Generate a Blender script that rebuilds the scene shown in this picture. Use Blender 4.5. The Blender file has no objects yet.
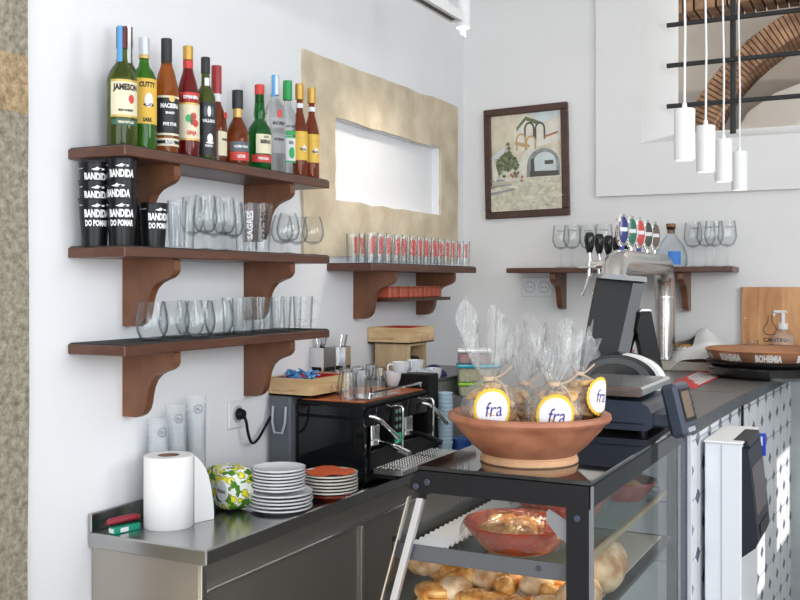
import bpy, math, random
from mathutils import Vector, Matrix
random.seed(7)
PI = math.pi
C = bpy.context.scene.collection
F = 990.0; HC = 1.65; HZ = 283.0
TH = math.atan(505/990)
fx, fy = -math.sin(TH), math.cos(TH)
rx, ry = math.cos(TH), math.sin(TH)
def ray(u):
    k = (u-400)/F
    return fx+rx*k, fy+ry*k
def at_D(u, v, D):
    a, b = ray(u); return Vector((a*D, b*D, HC-(v-HZ)/F*D))
def at_x(u, v, x): return at_D(u, v, x/ray(u)[0])
def at_y(u, v, y): return at_D(u, v, y/ray(u)[1])
def at_z(u, v, z): return at_D(u, v, (HC-z)*F/(v-HZ))
WX = -2.19; BY = 5.07          # left wall plane, back wall plane
CT = .90; CFX = -1.744         # steel counter top and its front edge
BT = 1.235                     # bar top
# ------------------------------------------------------------------ materials
MATS = {}
def _new(name):
    m = bpy.data.materials.new(name); m.use_nodes = True
    nt = m.node_tree; b = nt.nodes['Principled BSDF']; MATS[name] = m
    return m, nt, b
def pm(name, col, rough=.5, metal=0, var=0, scale=20, bump=0, bscale=None, trans=0, coat=0, stretch=None, spec=None, emit=0, ior=None, alpha=None, col2=None, detail=4, lo=.35, hi=.65):
    if name in MATS: return MATS[name]
    m, nt, b = _new(name); N = nt.nodes; L = nt.links
    c = tuple(col)+(1,)
    b.inputs['Base Color'].default_value = c
    b.inputs['Roughness'].default_value = rough
    b.inputs['Metallic'].default_value = metal
    b.inputs['Transmission Weight'].default_value = trans
    b.inputs['Coat Weight'].default_value = coat
    if spec is not None: b.inputs['Specular IOR Level'].default_value = spec
    if ior: b.inputs['IOR'].default_value = ior
    if emit: b.inputs['Emission Color'].default_value = c; b.inputs['Emission Strength'].default_value = emit
    m.diffuse_color = c
    tc = N.new('ShaderNodeTexCoord'); mp = N.new('ShaderNodeMapping'); L.new(tc.outputs['Object'], mp.inputs['Vector'])
    if stretch: mp.inputs['Scale'].default_value = stretch
    if var or col2:
        n = N.new('ShaderNodeTexNoise'); n.inputs['Scale'].default_value = scale; n.inputs['Detail'].default_value = detail
        L.new(mp.outputs[0], n.inputs['Vector'])
        r = N.new('ShaderNodeValToRGB'); r.color_ramp.elements[0].position = lo; r.color_ramp.elements[1].position = hi
        c2 = col2 if col2 else tuple(max(0, min(1, x*(1+var))) for x in col)
        c1 = col if col2 else tuple(x*(1-var) for x in col)
        r.color_ramp.elements[0].color = tuple(c1)+(1,); r.color_ramp.elements[1].color = tuple(c2)+(1,)
        L.new(n.outputs['Fac'], r.inputs['Fac']); L.new(r.outputs[0], b.inputs['Base Color'])
    if bump:
        n2 = N.new('ShaderNodeTexNoise'); n2.inputs['Scale'].default_value = bscale or scale; n2.inputs['Detail'].default_value = 6
        L.new(mp.outputs[0], n2.inputs['Vector'])
        bp = N.new('ShaderNodeBump'); bp.inputs['Strength'].default_value = bump; bp.inputs['Distance'].default_value = .01
        L.new(n2.outputs['Fac'], bp.inputs['Height']); L.new(bp.outputs[0], b.inputs['Normal'])
    return m
def thin(name, tint=(1,1,1), edge=(.55,.6,.62), rough=.03, refl=.5, bump=0, bscale=40, ior=1.45, haze=0, stretch=None):
    """a thin clear shell: see-through face on, darker and shinier at grazing angles"""
    m = bpy.data.materials.new(name); m.use_nodes = True; nt = m.node_tree; N = nt.nodes; L = nt.links
    N.clear(); out = N.new('ShaderNodeOutputMaterial'); MATS[name] = m
    lw = N.new('ShaderNodeLayerWeight'); lw.inputs['Blend'].default_value = .5
    ramp = N.new('ShaderNodeValToRGB'); ramp.color_ramp.elements[0].color = tuple(tint)+(1,); ramp.color_ramp.elements[1].color = tuple(edge)+(1,)
    ramp.color_ramp.elements[0].position = .35; ramp.color_ramp.elements[1].position = .95
    L.new(lw.outputs['Facing'], ramp.inputs['Fac'])
    t = N.new('ShaderNodeBsdfTransparent'); L.new(ramp.outputs[0], t.inputs['Color'])
    g = N.new('ShaderNodeBsdfGlossy'); g.inputs['Roughness'].default_value = rough
    pw = N.new('ShaderNodeMath'); pw.operation = 'POWER'; pw.inputs[1].default_value = 3.5; L.new(lw.outputs['Facing'], pw.inputs[0])
    mul = N.new('ShaderNodeMath'); mul.operation = 'MULTIPLY_ADD'; mul.inputs[1].default_value = refl; mul.inputs[2].default_value = .032*refl/.5; mul.use_clamp = True
    L.new(pw.outputs[0], mul.inputs[0])
    mx = N.new('ShaderNodeMixShader'); L.new(mul.outputs[0], mx.inputs[0]); L.new(t.outputs[0], mx.inputs[1]); L.new(g.outputs[0], mx.inputs[2])
    last = mx
    if haze:
        d = N.new('ShaderNodeBsdfDiffuse'); d.inputs['Color'].default_value = (.9,.92,.95,1)
        m2 = N.new('ShaderNodeMixShader'); m2.inputs[0].default_value = haze
        L.new(mx.outputs[0], m2.inputs[1]); L.new(d.outputs[0], m2.inputs[2]); last = m2
    if bump:
        tc = N.new('ShaderNodeTexCoord'); n = N.new('ShaderNodeTexNoise'); n.inputs['Scale'].default_value = bscale; n.inputs['Distortion'].default_value = 1.5
        mp = N.new('ShaderNodeMapping'); mp.inputs['Scale'].default_value = stretch or (1,1,1); L.new(tc.outputs['Object'], mp.inputs[0]); L.new(mp.outputs[0], n.inputs['Vector'])
        bp = N.new('ShaderNodeBump'); bp.inputs['Strength'].default_value = bump; bp.inputs['Distance'].default_value = .02
        L.new(n.outputs['Fac'], bp.inputs['Height'])
        for q in (g.inputs['Normal'], lw.inputs['Normal']): L.new(bp.outputs[0], q)
    L.new(last.outputs[0], out.inputs['Surface'])
    return m
def wood(name, c1, c2, rough=.45, stretch=(1,1,1), scale=6, coat=.2):
    m, nt, b = _new(name); N = nt.nodes; L = nt.links
    tc = N.new('ShaderNodeTexCoord'); mp = N.new('ShaderNodeMapping'); mp.inputs['Scale'].default_value = stretch
    L.new(tc.outputs['Object'], mp.inputs['Vector'])
    n = N.new('ShaderNodeTexNoise'); n.inputs['Scale'].default_value = scale; n.inputs['Detail'].default_value = 8; n.inputs['Distortion'].default_value = 1.2
    L.new(mp.outputs[0], n.inputs['Vector'])
    r = N.new('ShaderNodeValToRGB'); e = r.color_ramp.elements
    e[0].position = .3; e[1].position = .7; e[0].color = tuple(c1)+(1,); e[1].color = tuple(c2)+(1,)
    L.new(n.outputs['Fac'], r.inputs['Fac']); L.new(r.outputs[0], b.inputs['Base Color'])
    b.inputs['Roughness'].default_value = rough; b.inputs['Coat Weight'].default_value = coat; b.inputs['Coat Roughness'].default_value = .25
    bp = N.new('ShaderNodeBump'); bp.inputs['Strength'].default_value = .12; bp.inputs['Distance'].default_value = .003
    L.new(n.outputs['Fac'], bp.inputs['Height']); L.new(bp.outputs[0], b.inputs['Normal'])
    return m
M = {}
M['wall'] = pm('white_plaster', (.83,.83,.84), .85, bump=.25, bscale=9, var=.015, scale=3)
M['wallb'] = pm('offwhite_plaster', (.80,.79,.775), .85, bump=.2, bscale=8, var=.015, scale=3)
M['ceil'] = pm('ceiling_white', (.85,.85,.84), .9)
M['floor'] = pm('floor_tile', (.42,.38,.34), .45, var=.15, scale=4)
M['dado'] = pm('grey_dado', (.34,.37,.37), .8, var=.1, scale=5)
M['plaster'] = pm('ochre_lime_plaster', (.56,.46,.32), .92, scale=7, col2=(.72,.62,.46), bump=.5, bscale=30, detail=8)
M['oldwhite'] = pm('old_whitewash', (.84,.835,.82), .9, bump=.25, bscale=12)
def stone_mat():
    m, nt, b = _new('granite_jamb'); N = nt.nodes; L = nt.links
    tc = N.new('ShaderNodeTexCoord')
    n = N.new('ShaderNodeTexNoise'); n.inputs['Scale'].default_value = 45; n.inputs['Detail'].default_value = 10; n.inputs['Roughness'].default_value = .75
    n3 = N.new('ShaderNodeTexNoise'); n3.inputs['Scale'].default_value = 1.3; n3.inputs['Detail'].default_value = 2
    L.new(tc.outputs['Object'], n.inputs['Vector']); L.new(tc.outputs['Object'], n3.inputs['Vector'])
    r = N.new('ShaderNodeValToRGB'); e = r.color_ramp.elements; e[0].position = .36; e[1].position = .62
    e[0].color = (.19,.165,.115,1); e[1].color = (.50,.45,.35,1)
    L.new(n.outputs['Fac'], r.inputs['Fac'])
    sx = N.new('ShaderNodeSeparateXYZ'); L.new(tc.outputs['Object'], sx.inputs[0])
    # one paler, warmer block between two height marks
    g1 = N.new('ShaderNodeMath'); g1.operation = 'GREATER_THAN'; g1.inputs[1].default_value = 2.12
    g2 = N.new('ShaderNodeMath'); g2.operation = 'LESS_THAN'; g2.inputs[1].default_value = 2.28
    L.new(sx.outputs['Z'], g1.inputs[0]); L.new(sx.outputs['Z'], g2.inputs[0])
    mu = N.new('ShaderNodeMath'); mu.operation = 'MULTIPLY'; L.new(g1.outputs[0], mu.inputs[0]); L.new(g2.outputs[0], mu.inputs[1])
    mx = N.new('ShaderNodeMix'); mx.data_type = 'RGBA'; mx.blend_type = 'MULTIPLY'
    mx.inputs['B'].default_value = (1.3,1.05,.8,1); L.new(mu.outputs[0], mx.inputs['Factor']); L.new(r.outputs[0], mx.inputs['A'])
    L.new(mx.outputs['Result'], b.inputs['Base Color']); b.inputs['Roughness'].default_value = .95
    bp = N.new('ShaderNodeBump'); bp.inputs['Strength'].default_value = .9; bp.inputs['Distance'].default_value = .012
    L.new(n.outputs['Fac'], bp.inputs['Height']); L.new(bp.outputs[0], b.inputs['Normal'])
    return m
M['stone'] = stone_mat()
M['wood'] = wood('shelf_wood', (.070,.024,.013), (.125,.048,.026), stretch=(3,.6,3), scale=6)
M['woodb'] = wood('bracket_wood', (.115,.038,.015), (.205,.080,.034), stretch=(2,2,.8), scale=5)
M['frame'] = wood('picture_frame_wood', (.045,.016,.010), (.085,.033,.020), scale=8)
M['pine'] = wood('pine_box_wood', (.58,.36,.16), (.80,.60,.34), stretch=(1,1,5), scale=4, rough=.6, coat=0)
M['pine_dark'] = wood('pine_stand_wood', (.46,.30,.15), (.64,.46,.27), stretch=(4,4,.6), scale=4, rough=.6, coat=0)
M['board'] = wood('oak_board_wood', (.46,.20,.07), (.70,.38,.17), stretch=(3,1,.6), scale=6, rough=.55, coat=0)
M['mat'] = pm('rubber_mat', (.03,.03,.033), .8, bump=.8, bscale=120)
def steel(name, c, rough, stretch, bump=.05, metal=1):
    m, nt, b = _new(name); N = nt.nodes; L = nt.links
    b.inputs['Base Color'].default_value = tuple(c)+(1,); b.inputs['Metallic'].default_value = metal
    tc = N.new('ShaderNodeTexCoord'); mp = N.new('ShaderNodeMapping'); mp.inputs['Scale'].default_value = stretch
    n = N.new('ShaderNodeTexNoise'); n.inputs['Scale'].default_value = 12; n.inputs['Detail'].default_value = 6
    L.new(tc.outputs['Object'], mp.inputs['Vector']); L.new(mp.outputs[0], n.inputs['Vector'])
    mr = N.new('ShaderNodeMapRange'); mr.inputs['To Min'].default_value = rough*.8; mr.inputs['To Max'].default_value = rough*1.3
    L.new(n.outputs['Fac'], mr.inputs['Value']); L.new(mr.outputs[0], b.inputs['Roughness'])
    bp = N.new('ShaderNodeBump'); bp.inputs['Strength'].default_value = bump; bp.inputs['Distance'].default_value = .002
    L.new(n.outputs['Fac'], bp.inputs['Height']); L.new(bp.outputs[0], b.inputs['Normal'])
    return m
M['steel'] = steel('counter_steel', (.46,.455,.45), .22, (1,30,1))
M['steeld'] = steel('cabinet_steel', (.42,.385,.345), .30, (1,1,20), bump=.01, metal=.75)
M['steelb'] = steel('bright_steel', (.80,.80,.80), .22, (1,1,10))
M['chrome'] = pm('chrome', (.85,.85,.86), .08, metal=1)
M['alu'] = pm('aluminium', (.66,.67,.71), .32, metal=.6)
M['black'] = pm('black_plastic', (.008,.008,.009), .38, spec=.22)
M['blackg'] = pm('black_gloss_panel', (.007,.0075,.009), .06, spec=.5)
M['blackm'] = pm('black_matt_metal', (.010,.010,.012), .45, spec=.2)
M['iron'] = pm('wrought_iron', (.022,.022,.022), .6, bump=.3, bscale=60)
M['bluegrey'] = pm('slate_plastic', (.045,.055,.080), .30, spec=.3)
M['white'] = pm('white_plastic', (.80,.80,.80), .35)
M['whitep'] = pm('white_paint_metal', (.82,.82,.82), .45)
M['paper'] = pm('kitchen_paper', (.90,.89,.88), .95, bump=.12, bscale=120)
M['porc'] = pm('porcelain', (.82,.83,.85), .12, coat=.4)
M['card'] = pm('cardboard_core', (.22,.13,.08), .9)
M['glass'] = thin('clear_glass', (.985,.99,.99), (.62,.66,.68), refl=.5, rough=.04)
M['pane'] = thin('window_pane', (.95,.965,.965), (.85,.88,.88), refl=.32)
M['shelfglass'] = thin('shelf_glass', (.90,.93,.92), (.6,.66,.64), refl=.10)
M['plastic'] = thin('soft_clear_plastic', (.985,.99,.99), (.86,.88,.89), rough=.15, refl=.35, haze=.16)
M['cello'] = thin('cellophane', (.99,.99,.985), (.88,.87,.86), rough=.13, refl=.8, bump=.8, bscale=55, haze=.08, stretch=(1,1,.3))
M['film'] = thin('cling_film', (.98,.98,.98), (.8,.8,.8), rough=.1, refl=.6, bump=.9, bscale=50, haze=.02)
M['terra'] = pm('terracotta', (.29,.10,.05), .6, scale=14, col2=(.42,.17,.09), bump=.25, bscale=40, coat=.1)
M['terrap'] = pm('raw_clay', (.62,.36,.20), .8, var=.1, scale=20)
M['redclay'] = pm('red_glazed_clay', (.32,.045,.02), .3, var=.2, scale=15, coat=.4)
M['cookie'] = pm('cookie', (.58,.29,.09), .85, scale=60, col2=(.84,.56,.26), bump=.7, bscale=90)
M['crust'] = pm('bread_crust', (.36,.13,.035), .6, scale=24, col2=(.74,.42,.16), bump=.5, bscale=40)
M['crust2'] = pm('golden_pastry', (.42,.15,.025), .45, scale=30, col2=(.80,.44,.13), bump=.6, bscale=50, coat=.2)
M['loaf'] = pm('floured_loaf', (.42,.20,.07), .85, scale=22, col2=(.82,.64,.42), bump=.4, bscale=30)
M['ink'] = pm('black_ink', (.012,.012,.012), .6)
M['inkw'] = pm('white_ink', (.86,.86,.86), .6)
M['inkr'] = pm('red_ink', (.60,.04,.03), .6)
M['red'] = pm('red_lining', (.50,.012,.018), .7)
M['blue'] = pm('blue_plastic', (.03,.20,.62), .5)
M['navy'] = pm('navy_cloth', (.02,.035,.12), .9)
M['lblue'] = pm('pale_blue_cup', (.42,.60,.72), .4)
M['orange'] = pm('orange_paper', (.62,.10,.025), .7, var=.1, scale=10)
M['copper'] = pm('copper_tray', (.55,.27,.15), .35, metal=.6, var=.1, scale=6)
M['coppertop'] = pm('orange_copper_panel', (.58,.17,.06), .3, metal=.25)
M['worktop'] = pm('grey_worktop', (.13,.122,.115), .35, var=.08, scale=20)
M['slabedge'] = pm('slab_edge_grey', (.075,.08,.088), .45, var=.1, scale=20)
def tile_mat(name, p=.18, w=.20, h=.15, base=(.72,.74,.76)):
    """white tile with slim dark lozenges on staggered grid points and faint joints"""
    m, nt, b = _new(name); N = nt.nodes; L = nt.links
    tc = N.new('ShaderNodeTexCoord'); sx = N.new('ShaderNodeSeparateXYZ'); L.new(tc.outputs['Object'], sx.inputs[0])
    def mth(op, a, bb=None, c=None):
        n = N.new('ShaderNodeMath'); n.operation = op
        for i, q in enumerate((a, bb, c)):
            if q is None: continue
            if isinstance(q, (int, float)): n.inputs[i].default_value = q
            else: L.new(q, n.inputs[i])
        return n.outputs[0]
    Y, Z = sx.outputs['Y'], sx.outputs['Z']
    def cell(q, off): return mth('ABSOLUTE', mth('SUBTRACT', mth('FRACT', mth('ADD', mth('DIVIDE', q, p), off)), .5))
    def loz(oy, oz):
        s = mth('ADD', mth('DIVIDE', cell(Y, oy), w), mth('DIVIDE', cell(Z, oz), h))
        return mth('LESS_THAN', s, 1.0)
    d = mth('MAXIMUM', loz(0,0), loz(.5,.5))
    line = mth('MAXIMUM', mth('LESS_THAN', cell(Z, 0), .018), mth('LESS_THAN', cell(Y, 0), .018))
    m1 = N.new('ShaderNodeMix'); m1.data_type = 'RGBA'; m1.inputs['A'].default_value = tuple(base)+(1,); m1.inputs['B'].default_value = (.42,.45,.50,1); L.new(line, m1.inputs['Factor'])
    m2 = N.new('ShaderNodeMix'); m2.data_type = 'RGBA'; m2.inputs['B'].default_value = (.10,.11,.17,1)
    L.new(m1.outputs['Result'], m2.inputs['A']); L.new(d, m2.inputs['Factor']); L.new(m2.outputs['Result'], b.inputs['Base Color'])
    b.inputs['Roughness'].default_value = .25
    return m
M['tile'] = tile_mat('patterned_tile')
# ------------------------------------------------------------------ mesh builder
class MB:
    def __init__(s): s.v=[]; s.f=[]; s.mi=[]; s.sm=[]; s.M=Matrix.Identity(4); s.m=0
    def at(s, loc=(0,0,0), rot=(0,0,0), sc=(1,1,1)):
        from mathutils import Euler
        s.M = Matrix.Translation(Vector(loc)) @ Euler(rot).to_matrix().to_4x4() @ Matrix.Diagonal((*sc,1)); return s
    def mat(s, i): s.m = i; return s
    def add(s, vs, fs, smooth=False):
        o = len(s.v); s.v += [tuple(s.M @ Vector(p)) for p in vs]
        for f in fs: s.f.append([i+o for i in f]); s.mi.append(s.m); s.sm.append(smooth)
        return s
    def box(s, lo, hi, bev=0):
        x0,y0,z0 = lo; x1,y1,z1 = hi
        if bev > 0:
            b = min(bev, (x1-x0)*.45, (y1-y0)*.45, (z1-z0)*.45)
            # chamfered box as a hull of inset corners
            import bmesh
            bm = bmesh.new()
            for X,sx in ((x0,1),(x1,-1)):
                for Y,sy in ((y0,1),(y1,-1)):
                    for Z,sz in ((z0,1),(z1,-1)):
                        bm.verts.new((X, Y+sy*b, Z+sz*b)); bm.verts.new((X+sx*b, Y, Z+sz*b)); bm.verts.new((X+sx*b, Y+sy*b, Z))
            bmesh.ops.convex_hull(bm, input=bm.verts)
            bmesh.ops.dissolve_limit(bm, angle_limit=.01, verts=bm.verts, edges=bm.edges)
            bm.verts.index_update(); vs=[tuple(v.co) for v in bm.verts]; fs=[[v.index for v in f.verts] for f in bm.faces]; bm.free()
            return s.add(vs, fs)
        vs=[(x0,y0,z0),(x1,y0,z0),(x1,y1,z0),(x0,y1,z0),(x0,y0,z1),(x1,y0,z1),(x1,y1,z1),(x0,y1,z1)]
        return s.add(vs, [(3,2,1,0),(4,5,6,7),(0,1,5,4),(1,2,6,5),(2,3,7,6),(3,0,4,7)])
    def lathe(s, prof, seg=24, fn=None, a0=0, a1=2*PI, smooth=True):
        """prof: (r,z) list; fn(r,z,a)->(x,y,z) optional"""
        full = abs(a1-a0-2*PI) < 1e-6; n = seg if full else seg+1
        vs=[]; fs=[]
        for r,z in prof:
            for k in range(n):
                a = a0+(a1-a0)*k/seg
                vs.append(fn(r,z,a) if fn else (r*math.cos(a), r*math.sin(a), z))
        for i in range(len(prof)-1):
            for k in range(seg):
                k2 = (k+1)%n
                fs.append((i*n+k, i*n+k2, (i+1)*n+k2, (i+1)*n+k))
        if full:
            if prof[0][0] > 1e-5: fs.append(tuple(reversed(range(n)))) if prof[0][0] < 1e9 and s.caps else None
            if prof[-1][0] > 1e-5 and s.caps: fs.append(tuple((len(prof)-1)*n+k for k in range(n)))
        fs = [f for f in fs if f]
        return s.add(vs, fs, smooth)
    caps = True
    def open(s): s.caps = False; return s
    def cyl(s, r, z0, z1, seg=20, r2=None, bev=0):
        r2 = r if r2 is None else r2
        if bev: return s.lathe([(0,z0),(r-bev,z0),(r,z0+bev),(r2,z1-bev),(r2-bev,z1),(0,z1)], seg)
        return s.lathe([(r,z0),(r2,z1)], seg, smooth=True)
    def tube(s, pts, r, seg=10, closed=False, flat=1.0):
        P=[Vector(p) for p in pts]; n=len(P); rs = r if isinstance(r,(list,tuple)) else [r]*n
        vs=[]; fs=[]; prev=None
        for i in range(n):
            if closed: t=(P[(i+1)%n]-P[i-1])
            else: t = P[min(i+1,n-1)]-P[max(i-1,0)]
            t.normalize()
            if prev is None:
                up = Vector((0,0,1)) if abs(t.z)<.9 else Vector((1,0,0)); nn=(up-t*up.dot(t)).normalized()
            else: nn=(prev-t*prev.dot(t)).normalized()
            prev=nn; bb=t.cross(nn)
            for k in range(seg):
                a=2*PI*k/seg; vs.append(tuple(P[i]+nn*math.cos(a)*rs[i]*flat+bb*math.sin(a)*rs[i]))
        for i in range(n if closed else n-1):
            j=(i+1)%n
            for k in range(seg): fs.append((i*seg+k, i*seg+(k+1)%seg, j*seg+(k+1)%seg, j*seg+k))
        if not closed: fs.append(tuple(reversed(range(seg)))); fs.append(tuple((n-1)*seg+k for k in range(seg)))
        return s.add(vs, fs, True)
    def prism(s, poly, d0, d1, ax='y'):
        """poly of (a,b); extruded d0..d1 along ax. ax y: a=x,b=z; ax x: a=y,b=z; ax z: a=x,b=y"""
        def mk(a,b,d): return (a,d,b) if ax=='y' else ((d,a,b) if ax=='x' else (a,b,d))
        n=len(poly); vs=[mk(a,b,d0) for a,b in poly]+[mk(a,b,d1) for a,b in poly]
        fs=[tuple(range(n)), tuple(reversed(range(n,2*n)))]+[(i+n,(i+1)%n+n,(i+1)%n,i) for i in range(n)]
        return s.add(vs, fs)
    def ball(s, c, r, seg=12, ring=8, fn=None):
        if not isinstance(r,(tuple,list)): r=(r,r,r)
        prof=[(math.sin(PI*i/ring), -math.cos(PI*i/ring)) for i in range(ring+1)]
        def g(q,z,a):
            k = fn(a,z) if fn else 1
            return (c[0]+r[0]*q*math.cos(a)*k, c[1]+r[1]*q*math.sin(a)*k, c[2]+r[2]*z*k)
        cp=s.caps; s.caps=False; s.lathe(prof, seg, g); s.caps=cp; return s
    def build(s, name, mats, parent=None, label=None, norm=True):
        me=bpy.data.meshes.new(name); me.from_pydata(s.v,[],s.f)
        if not isinstance(mats,(list,tuple)): mats=[mats]
        for q in mats: me.materials.append(q)
        me.polygons.foreach_set('material_index', s.mi); me.polygons.foreach_set('use_smooth', s.sm)
        me.validate()
        if norm:
            import bmesh
            bm=bmesh.new(); bm.from_mesh(me); bmesh.ops.remove_doubles(bm, verts=bm.verts, dist=1e-6); bmesh.ops.recalc_face_normals(bm, faces=bm.faces)
            for e in bm.edges:
                if len(e.link_faces)==2 and e.calc_face_angle(0) > .7: e.smooth=False
            bm.to_mesh(me); bm.free()
        me.update()
        o=bpy.data.objects.new(name, me); C.objects.link(o)
        if parent: o.parent=parent
        if label: o['label']=label
        return o
def thing(name, label, cat, loc=(0,0,0), rz=0, group=None):
    o=bpy.data.objects.new(name, None); C.objects.link(o); o.empty_display_size=.05
    o.location=loc; o.rotation_euler=(0,0,rz); o['label']=label; o['category']=cat
    if group: o['group']=group
    return o
def tag(o, label, cat, group=None, kind=None):
    o['label']=label; o['category']=cat
    if group: o['group']=group
    if kind: o['kind']=kind
    return o
def struct(name, mb, m):
    o=mb.build(name, m); o['kind']='structure'; return o
def dup(root, loc, rz=0, label=None, group=None):
    def cp(o, par):
        c=o.copy(); C.objects.link(c)
        if par: c.parent=par
        for ch in list(o.children): cp(ch, c)
        return c
    r=cp(root, None); r.location=loc; r.rotation_euler=(0,0,rz)
    if label: r['label']=label
    if group: r['group']=group
    return r
_tc={}
def text2d(s, bold=0):
    if (s,bold) in _tc: return _tc[(s,bold)]
    cu=bpy.data.curves.new('t','FONT'); cu.body=s; cu.align_x='CENTER'; cu.align_y='CENTER'; cu.size=1; cu.offset=bold; cu.resolution_u=2
    o=bpy.data.objects.new('t',cu); C.objects.link(o)
    dg=bpy.context.evaluated_depsgraph_get(); me=bpy.data.meshes.new_from_object(o.evaluated_get(dg))
    vs=[tuple(v.co) for v in me.vertices]; fs=[tuple(p.vertices) for p in me.polygons]
    bpy.data.objects.remove(o); bpy.data.curves.remove(cu); bpy.data.meshes.remove(me)
    xs=[v[0] for v in vs] or [0]; ys=[v[1] for v in vs] or [0]
    cx=(min(xs)+max(xs))/2; cy=(min(ys)+max(ys))/2
    w=max(xs)-min(xs); h=max(ys)-min(ys)
    r=([((x-cx),(y-cy)) for x,y,_ in vs], fs, w, h); _tc[(s,bold)]=r; return r
def ctext(mb, s, R, z, ang, h=None, w=None, vertical=False, bold=.01, slope=0, st=1.0):
    """text wrapped on a cylinder of radius R (slope: dR/dz), height h or arc width w"""
    vs,fs,W,H=text2d(s,bold)
    k = h/H if h else w/W
    out=[]
    for x,y in vs:
        x*=k; y*=k*st
        if vertical: x,y=-y,x
        a=ang+x/R; r=R+slope*(y)
        out.append((r*math.cos(a), r*math.sin(a), z+y))
    return mb.add(out, fs)
def ftext(mb, s, origin, ex, ez, h=None, w=None, bold=.01):
    vs,fs,W,H=text2d(s,bold); k=h/H if h else w/W
    o=Vector(origin); ex=Vector(ex); ez=Vector(ez)
    return mb.add([tuple(o+ex*(x*k)+ez*(y*k)) for x,y in vs], fs)
def sector(mb, R, z0, z1, a0, a1, seg=14, slope=0):
    """a label-like patch on a cylinder"""
    vs=[]; fs=[]
    for i in range(seg+1):
        a=a0+(a1-a0)*i/seg
        vs.append((R*math.cos(a),R*math.sin(a),z0)); R2=R+slope*(z1-z0); vs.append((R2*math.cos(a),R2*math.sin(a),z1))
    for i in range(seg): fs.append((2*i,2*i+2,2*i+3,2*i+1))
    return mb.add(vs, fs, True)
ORD=['first','second','third','fourth','fifth','sixth','seventh','eighth','ninth','tenth','eleventh','twelfth','thirteenth','fourteenth','fifteenth']
# ================================================================== SETTING
ZC = 3.5
mb=MB(); mb.box((-2.5,-3.2,-.05),(1.9,8.2,0)); struct('floor', mb, M['floor'])
mb=MB(); mb.box((-2.6,-3.2,ZC),(1.9,5.5,ZC+.1)); struct('ceiling', mb, M['ceil'])
# left wall with a shallow recess inside the ochre surround
def lw(u,v): p=at_x(u,v,WX); return p.y,p.z
o_tl=lw(301,49); o_tr=lw(455.5,107.5); i_tl=lw(333.5,120); i_tr=lw(439,146.5); i_bl=lw(333,202.5); i_br=lw(439,213.5)
ry0,ry1=i_bl[0],i_tr[0]; rz0,rz1=(i_bl[1]+i_br[1])/2,(i_tl[1]+i_tr[1])/2
mb=MB()
mb.box((WX-.3,1.78,0),(WX,ry0,ZC)); mb.box((WX-.3,ry1,0),(WX,BY+.4,ZC))
mb.box((WX-.3,ry0,0),(WX,ry1,rz0)); mb.box((WX-.3,ry0,rz1),(WX,ry1,ZC)); mb.box((WX-.3,ry0,rz0),(WX-.04,ry1,rz1))
struct('wall_left', mb, M['wall'])
mb=MB()
def jag(a,b,n,amp,seed):
    R=random.Random(seed); out=[]
    for i in range(n):
        t=i/n; e=0 if i==0 else amp
        out.append((a[0]+(b[0]-a[0])*t+R.uniform(-e,e), a[1]+(b[1]-a[1])*t+R.uniform(-e,e)))
    return out
oz=1.765
outer=[o_tl,o_tr,(o_tr[0],oz),(o_tl[0],oz)]
inner=[(ry0,rz1),(ry1,rz1),(ry1,rz0),(ry0,rz0)]
n=10
O=[];I=[]
for k in range(4):
    O+=jag(outer[k],outer[(k+1)%4],n,.007,k); I+=jag(inner[k],inner[(k+1)%4],n,.006,k+9)
T=.014; N4=4*n
vs=[(WX+T,y,z) for y,z in O]+[(WX+T,y,z) for y,z in I]+[(WX-.001,y,z) for y,z in O]+[(WX-.001,y,z) for y,z in I]
fs=[]
for i in range(N4):
    j=(i+1)%N4
    fs+= [(i,j,N4+j,N4+i),(i,2*N4+i,2*N4+j,j),(N4+i,N4+j,3*N4+j,3*N4+i)]
mb.add(vs,fs); struct('trim_1', mb, M['plaster'])
mb=MB()
a=[lw(27.5,0)[0]]
# rough stone jamb at the near end of the wall, standing 1 cm proud
zs=[0,.2,.45,.7,.9,1.1,1.3,1.5,1.7,1.9,2.1,2.28,2.5,2.8,3.1,ZC]
R=random.Random(4); ys=[at_x(28.5,300,WX+.012).y+R.uniform(-.004,.004) for _ in zs]
vs=[];fs=[]
for z,y in zip(zs,ys): vs+=[(WX+.012,1.2,z),(WX+.012,y,z),(WX-.2,y,z)]
for i in range(len(zs)-1):
    b=3*i; fs+=[(b,b+1,b+4,b+3),(b+1,b+2,b+5,b+4)]
mb.add(vs,fs); struct('trim_2', mb, M['stone'])
mb=MB(); mb.box((WX-.3,-3.2,0),(WX-.0005,1.78,ZC)); struct('wall_left_near', mb, M['stone'])
# back wall with window opening and a raised panel round it
px0=at_y(596,190,BY-.035).x; pz0=at_y(700,192.5,BY-.035).z
wl_f=at_y(641,143,BY-.035); wl_b=at_y(678,133,5.42)
wx0=wl_f.x; wz0=wl_f.z; bx0=wl_b.x; bz0=wl_b.z
XR=1.9; wx1=.42; bx1=.30; wz1=3.35; bz1=3.25
mb=MB()
mb.box((WX-.3,BY,0),(px0+.02,BY+.36,ZC)); mb.box((px0+.02,BY,0),(XR,BY+.36,pz0+.02))
struct('wall_back', mb, M['wallb'])
mb=MB()
YF=BY-.035; YB=BY+.36
mb.box((px0,YF,pz0),(wx0-.0,YB-.0,ZC)) if False else None
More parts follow.
